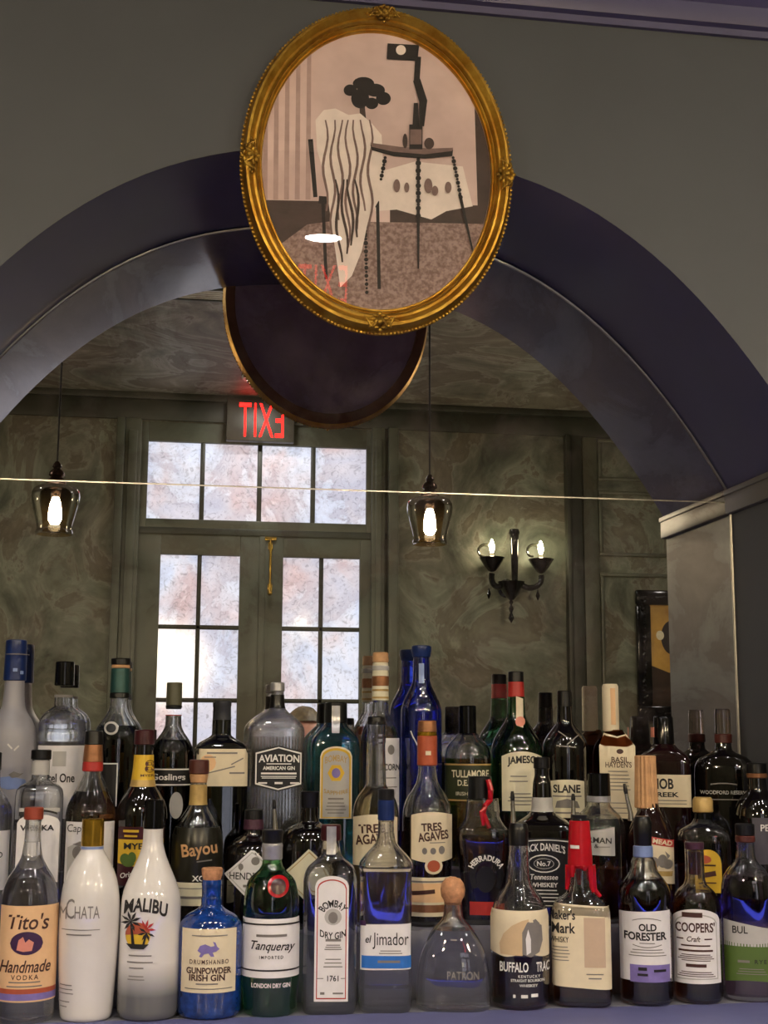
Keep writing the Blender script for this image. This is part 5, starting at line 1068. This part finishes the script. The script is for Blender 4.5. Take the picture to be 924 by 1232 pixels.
b = Bt('vodka_bottle', 'clear vodka bottle with ringed shoulder, black cap and wide white label', 3, 72, [(836, 22), (849, 23), (853, 32), (858, 46), (864, 54), (872, 58), (880, 58.5), (883, 60), (888, 60), (891, 58.5), (896, 59.5), (1040, 59), (1055, 57)], M['clear'], level=866)
b.cap('cap', [(796, 23), (825, 24)], M['blackgloss']); b.band('neck_band', 826, 839, M['greyink'])
l = b.patch('label', 44, 100, 897, 985, M['white'], 'hex', rise=0); b.patch('label_crest', 62, 78, 904, 922, M['greylab'], parent=l, off=0.001); b.text(l, M['ink'], [('Ketel One', 68, 936, 11, 42, {'bold': .02})])

b = Bt('liqueur_bottle', 'near black rum bottle with a teal foil neck and small round medallion', 3, 140, [(837, 22), (850, 24), (858, 30), (866, 40), (876, 52), (886, 58), (896, 59.5), (1040, 59), (1055, 57)], M['clear'], level=873, liquid=glass('black_spirit', (0.05, 0.03, 0.02), 1.04))
b.cap('cap', [(792, 24), (800, 24)], M['black']); b.cap('cap_ring', [(800, 23), (804, 23)], M['tancap']); b.cap('neck_foil', [(804, 23), (834, 24)], M['teal']); b.cap('neck_ring', [(833, 24.5), (840, 25)], M['black'])
s_ = b.patch('medallion', 124, 140, 868, 884, M['greylab'], 'ellipse', off=0.003); b.patch('medallion_centre', 126.5, 137.5, 870.5, 881.5, M['blacklab'], 'ellipse', off=0.004, parent=s_)
l = b.patch('label', 113, 141, 918, 970, M['blacklab']); b.patch('label_border', 113, 141, 918, 919.6, M['whiteink'], parent=l, off=0.001, nz=1); b.patch('label_border', 139.6, 141, 918, 970, M['whiteink'], parent=l, off=0.001)

b = Bt('rum_bottle', 'black rum bottle with white bordered band lettering and a red capsule ring', 3, 206, [(860, 19), (872, 20), (880, 26), (888, 37), (896, 46), (904, 50), (914, 51), (1040, 51), (1055, 49)], M['clear'], level=890, liquid=glass('black_rum', (0.03, 0.02, 0.015), 1.04))
b.cap('capsule', [(821, 19), (849, 19.5)], mat('olive_grey_capsule', '#55533f', 0.4, var=0.1, scale=40)); b.band('neck_ring', 848, 861, M['red']); b.cap('capsule_ring', [(848, 20), (852, 20)], M['black'])
l = b.patch('label', 182, 229, 924, 946, M['blacklab']); b.patch('label_border', 182, 229, 925, 926.5, M['whiteink'], parent=l, off=0.001, nz=1); b.patch('label_border', 182, 229, 943.5, 945, M['whiteink'], parent=l, off=0.001, nz=1); b.text(l, M['whiteink'], [('Goslings', 202, 936, 10, 40, {'bold': .02})])
s_ = b.patch('seal', 204, 220, 953, 985, M['greylab'], 'ellipse', off=0.001)

b = Bt('gin_bottle', 'olive black square shouldered gin bottle with a cream script label', 3, 266, [(866, 20), (884, 21), (888, 30, .3), (893, 48, .8), (898, 58, 1), (904, 62, 1), (912, 63, 1), (1040, 63, 1), (1055, 61, 1)], M['oliveg'], N=5, dr=.8)
b.cap('cap', [(843, 20), (849, 20), (850, 19), (868, 20)], mat('charcoal_cap', '#34363a', 0.4, var=0.1, scale=40))
l = b.patch('label', 235.5, 297, 901, 946, M['cream']); b.text(l, M['brownink'], [('=', 266, 906, 2, 36), ('=', 252, 911, 1.2, 14), ('=', 284, 916, 1.4, 16, {'rot': -.5}), ('=', 262, 927, 1.4, 40, {'rot': -.25}), ('=', 284, 930, 2, 18)]); s2 = b.patch('label_medal', 240, 259, 908, 928, M['tan'], 'ellipse', parent=l, off=0.001)

b = Bt('gin_bottle', 'clear ribbed square gin bottle with a black hexagonal label', 3, 332, [(830, 15), (850, 18), (856, 26, .2), (862, 42, .6), (869, 57, .9), (875, 65, 1), (880, 67, 1), (1040, 67, 1), (1055, 65, 1)], M['ribbed'], N=6, dr=.8, level=876)
b.cap('cap', [(821, 17), (832, 17.5)], M['silver']); b.band('neck_strip', 836, 852, M['black'])
mb = MB()
for i in range(17):
    x = (-30 + 60 * i / 16) * b.s; z0, z1 = 0.012, b.z(886); p0 = b.surf(x, z0, 0.0); p1 = b.surf(x, z1, 0.0); mb.tube([p0, p1], 0.0011, 6)
mb.build('ribs', M['clear'], b.root)
l = b.patch('label', 307, 362, 897, 952, M['blacklab'], 'hex', rise=7, off=0.0022); b.patch('label_border', 308.2, 360.8, 898.6, 950.5, M['whiteink'], 'hex', rise=7, off=0.0024, parent=l); b.patch('label_field', 309.8, 359.2, 900.2, 948.8, M['blacklab'], 'hex', rise=7, off=0.0026, parent=l)
b.text(l, M['whiteink'], [('AVIATION', 335, 913, 9, 46, {'bold': .03, 'bend': 1}), ('=', 335, 919, 1.2, 28), ('AMERICAN GIN', 335, 924, 4.5, 36, {'bold': .03}), ('=', 335, 930.5, 2.2, 40), ('=', 335, 934, 1, 40), ('=', 335, 936, 1, 38), ('=', 317, 942, 2, 10), ('=', 335, 942, 2.5, 9), ('=', 353, 942, 2, 10)], off=0.003)

b = Bt('gin_bottle', 'teal blue square gin bottle with a pale yellow arched label', 3, 403, [(868, 24), (873, 30, .2), (879, 40, .6), (886, 52, .9), (892, 57, 1), (900, 59, 1), (1040, 59, 1), (1055, 57, 1)], M['tealg'], N=5, dr=.85)
b.cap('cap', [(845, 27), (870, 28)], M['black']); b.patch('neck_strip', 399, 407, 849, 882, M['silver'], off=0.004)
l = b.patch('label', 385, 423, 898, 985, M['ivory'], 'arch', rise=12); b.patch('label_border', 386.5, 421.5, 900, 984, M['yellow'], 'arch', rise=11, parent=l, off=0.0008); b.patch('label_field', 388.5, 419.5, 903, 983, M['greylab'], 'arch', rise=10, parent=l, off=0.001)
e = b.poly('jewel_ring', M['yellow'], [disc(404, 930, 10, 11, 6)], off=0.0013, parent=l); b.poly('jewel', M['violet'], [disc(404, 930, 5, 6)], off=0.0016, parent=e)
b.text(l, M['goldink'], [('BOMBAY', 404, 915, 8, 26, {'bend': 3}), ('SAPPHIRE', 404, 951, 5, 28, {'bend': -3})], off=0.0015); b.text(l, M['greyink'], [('=', 404, 961, 2, 18)] + lines(404, 966, 978, 4, 24, 1.2), off=0.0015, name='small_print')

b = Bt('whiskey_bottle', 'clear corn whiskey bottle with a tall tan banded capsule', 3, 457, [(842, 19), (856, 20), (862, 26), (870, 35), (880, 43), (892, 47), (905, 48), (1040, 48), (1055, 46)], M['clear'], level=874, liquid=M['gold_liq'])
b.cap('cork_top', [(785, 19), (797, 20)], M['tancap']); b.cap('capsule', [(797, 19), (812, 20), (843, 20.5)], M['ivory']); 
for va, vb, m_ in ((801, 807, 'greylab'), (813, 826, 'copper'), (829, 832, 'goldink'), (838, 841, 'goldink')): b.cap('capsule_band', [(va, 21), (vb, 21)], M[m_])
l = b.patch('label', 458, 480, 888, 1000, M['white']); b.text(l, M['ink'], [('CORN', 471, 923, 8, 18, {'bold': .02}), ('=', 470, 936, 1.2, 12), ('=', 470, 947, 1.2, 14)]); b.poly('label_drawing', M['greyink'], [disc(470, 902, 4, 6)], parent=l)

b = Bt('vodka_bottle', 'tall cobalt blue glass vodka bottle with a navy cap', 3, 507, [(788, 19), (800, 20), (818, 21), (826, 26), (836, 36), (846, 45), (856, 49), (870, 49.5), (1040, 49), (1055, 47)], M['cobalt'])
b.cap('cap', [(777, 24), (783, 24.5), (786, 23), (791, 22)], M['navycap']); b.patch('neck_print', 504, 510, 798, 822, M['lightblue'], off=0.001); b.text(b.body, M['whiteink'], [('=', 496, 884, 1.5, 10, {'rot': 1.2}), ('=', 500, 892, 1.5, 10, {'rot': 1.1})], off=0.0006)

b = Bt('whiskey_bottle', 'clear whiskey bottle with a dark green gold lettered label and broad black cap', 3, 563, [(882, 24), (887, 32), (893, 44), (900, 53), (908, 57), (916, 58), (1040, 58), (1055, 56)], M['clear'], level=912, liquid=M['gold_liq'], flute=8)
b.cap('cap', [(849, 21), (884, 21.5)], M['blackgloss'])
l = b.patch('label', 535, 591, 920, 964, M['olive']); b.patch('label_border', 535, 591, 919, 921, M['goldink'], parent=l, off=0.001, nz=1); b.patch('label_border', 535, 591, 962, 964, M['goldink'], parent=l, off=0.001, nz=1)
b.text(l, M['ivory'], [('TULLAMORE', 566, 931, 9, 44, {'bold': .02}), ('D.E.W.', 562, 942, 7, 22, {'bold': .02}), ('IRISH', 556, 955, 4.5, 14), ('=', 574, 955, 3, 12)])

b = Bt('whiskey_bottle', 'green glass whiskey bottle with a cream label and dark red capsule', 3, 622, [(836, 20), (850, 21), (862, 23), (870, 31), (880, 44), (890, 55), (900, 61), (910, 63), (1040, 63), (1055, 61)], M['gre'])
b.cap('cap', [(808, 19), (821, 19.5)], M['black']); b.cap('capsule', [(820, 19.5), (839, 20.5)], M['red'], label='dark red capsule')
b.patch('neck_strip', 622, 630, 839, 874, M['cream'], off=0.001, skew=1.5); b.patch('neck_seal', 621, 632, 862, 874, M['pink'], 'ellipse', off=0.0016)
l = b.patch('label', 604, 652, 904, 976, M['ivory'], 'archlow', rise=6); b.text(l, M['ink'], [('JAMESON', 632, 917, 12, 42, {'bold': .03, 'bend': 2})] + lines(624, 934, 940, 2, 24, 1.2) + lines(626, 955, 968, 4, 30, 1.2))

b = Bt('whiskey_bottle', 'black whiskey bottle with a small cream label low on its front', 3, 681, [(848, 18), (868, 20), (874, 27), (882, 40), (890, 50), (898, 55), (910, 56), (1040, 56), (1055, 54)], M['dark'])
b.cap('cap', [(831, 18), (851, 18.5)], M['black']); b.text(b.body, M['greyink'], [('=', 682, 886, 1.4, 22, {'rot': .6}), ('=', 690, 890, 1.4, 18, {'rot': -.7}), ('=', 682, 898, 1.4, 24, {'rot': .1})], off=0.0006)
l = b.patch('label', 662, 703, 938, 984, M['ivory'], 'archlow', rise=2); b.text(l, M['ink'], [('SLANE', 682, 949, 10, 32, {'bold': .03}), ('=', 682, 958, 1.6, 34), ('=', 682, 978, 2, 28)]); b.poly('castle_drawing', M['greyink'], [[(668, 972), (670, 964), (682, 961), (694, 964), (697, 972)]], parent=l)

b = Bt('whiskey_bottle', 'amber bourbon bottle wearing a cream paper bib', 3, 741, [(878, 20), (884, 26, .1), (890, 40, .5), (898, 50, .9), (908, 54, 1), (920, 55, 1), (1040, 55, 1), (1055, 53, 1)], M['dkamber'], N=3.5, dr=.8)
b.cap('capsule', [(823, 18), (826, 20), (880, 20.5)], M['cream'], label='cream paper capsule', dx=-4); b.patch('capsule_strip', 736, 743, 828, 872, M['tan'], off=0.001)
l = b.patch('bib_label', 723, 765, 886, 984, M['cream'], 'bib', rise=6, off=0.0014); b.text(l, M['brownink'], [('BASIL', 747, 914, 7, 20, {'bold': .01}), ("HAYDEN'S", 745, 920, 7, 30, {'bold': .01})] + lines(744, 928, 950, 6, 28, 1) + lines(742, 966, 978, 3, 26, 1), off=0.002); b.poly('bib_crest', M['brownink'], [disc(747, 904, 4, 3)], off=0.002, parent=l)

b = Bt('whiskey_bottle', 'black capped rectangular bourbon bottle with a square cream label', 3, 801, [(895, 26), (900, 34, .2), (905, 48, .6), (910, 58, 1), (918, 63, 1), (1040, 63, 1), (1055, 61, 1)], M['darkred'], N=6, dr=.7)
b.cap('wax_cap', [(861, 22), (864, 24), (898, 26)], M['blackgloss']); b.patch('cap_tab', 787, 792, 875, 887, M['pink'], off=0.004)
l = b.patch('label', 780, 832, 932, 971, M['cream']); b.text(l, M['ink'], [('KNOB', 794, 943, 13, 34, {'bold': .03}), ('CREEK', 800, 956, 6, 34, {'bold': .03}), ('=', 806, 963, 1, 40), ('=', 806, 967, 1, 40)])

b = Bt('whiskey_bottle', 'wide flask shaped dark bourbon bottle with a clear topped stopper', 3, 873, [(892, 19), (902, 22), (906, 34, .3), (911, 56, .8), (917, 68, 1), (926, 73, 1), (938, 74, 1), (1040, 73, 1), (1055, 70, 1)], M['dark'], N=3, dr=.62)
b.cap('stopper', [(853, 19), (857, 20), (884, 20)], glass('clear_tinted_stopper', (0.80, 0.70, 0.60))); b.cap('neck_ring', [(883, 22), (894, 22)], M['brownred'])
b.text(b.body, M['greylab'], [('WOODFORD RESERVE', 872, 953.5, 4.5, 58, {'bold': .02}), ('=', 872, 944, 1.6, 32, {'bend': 1.5}), ('=', 876, 962, 1.2, 46)], off=0.0006)
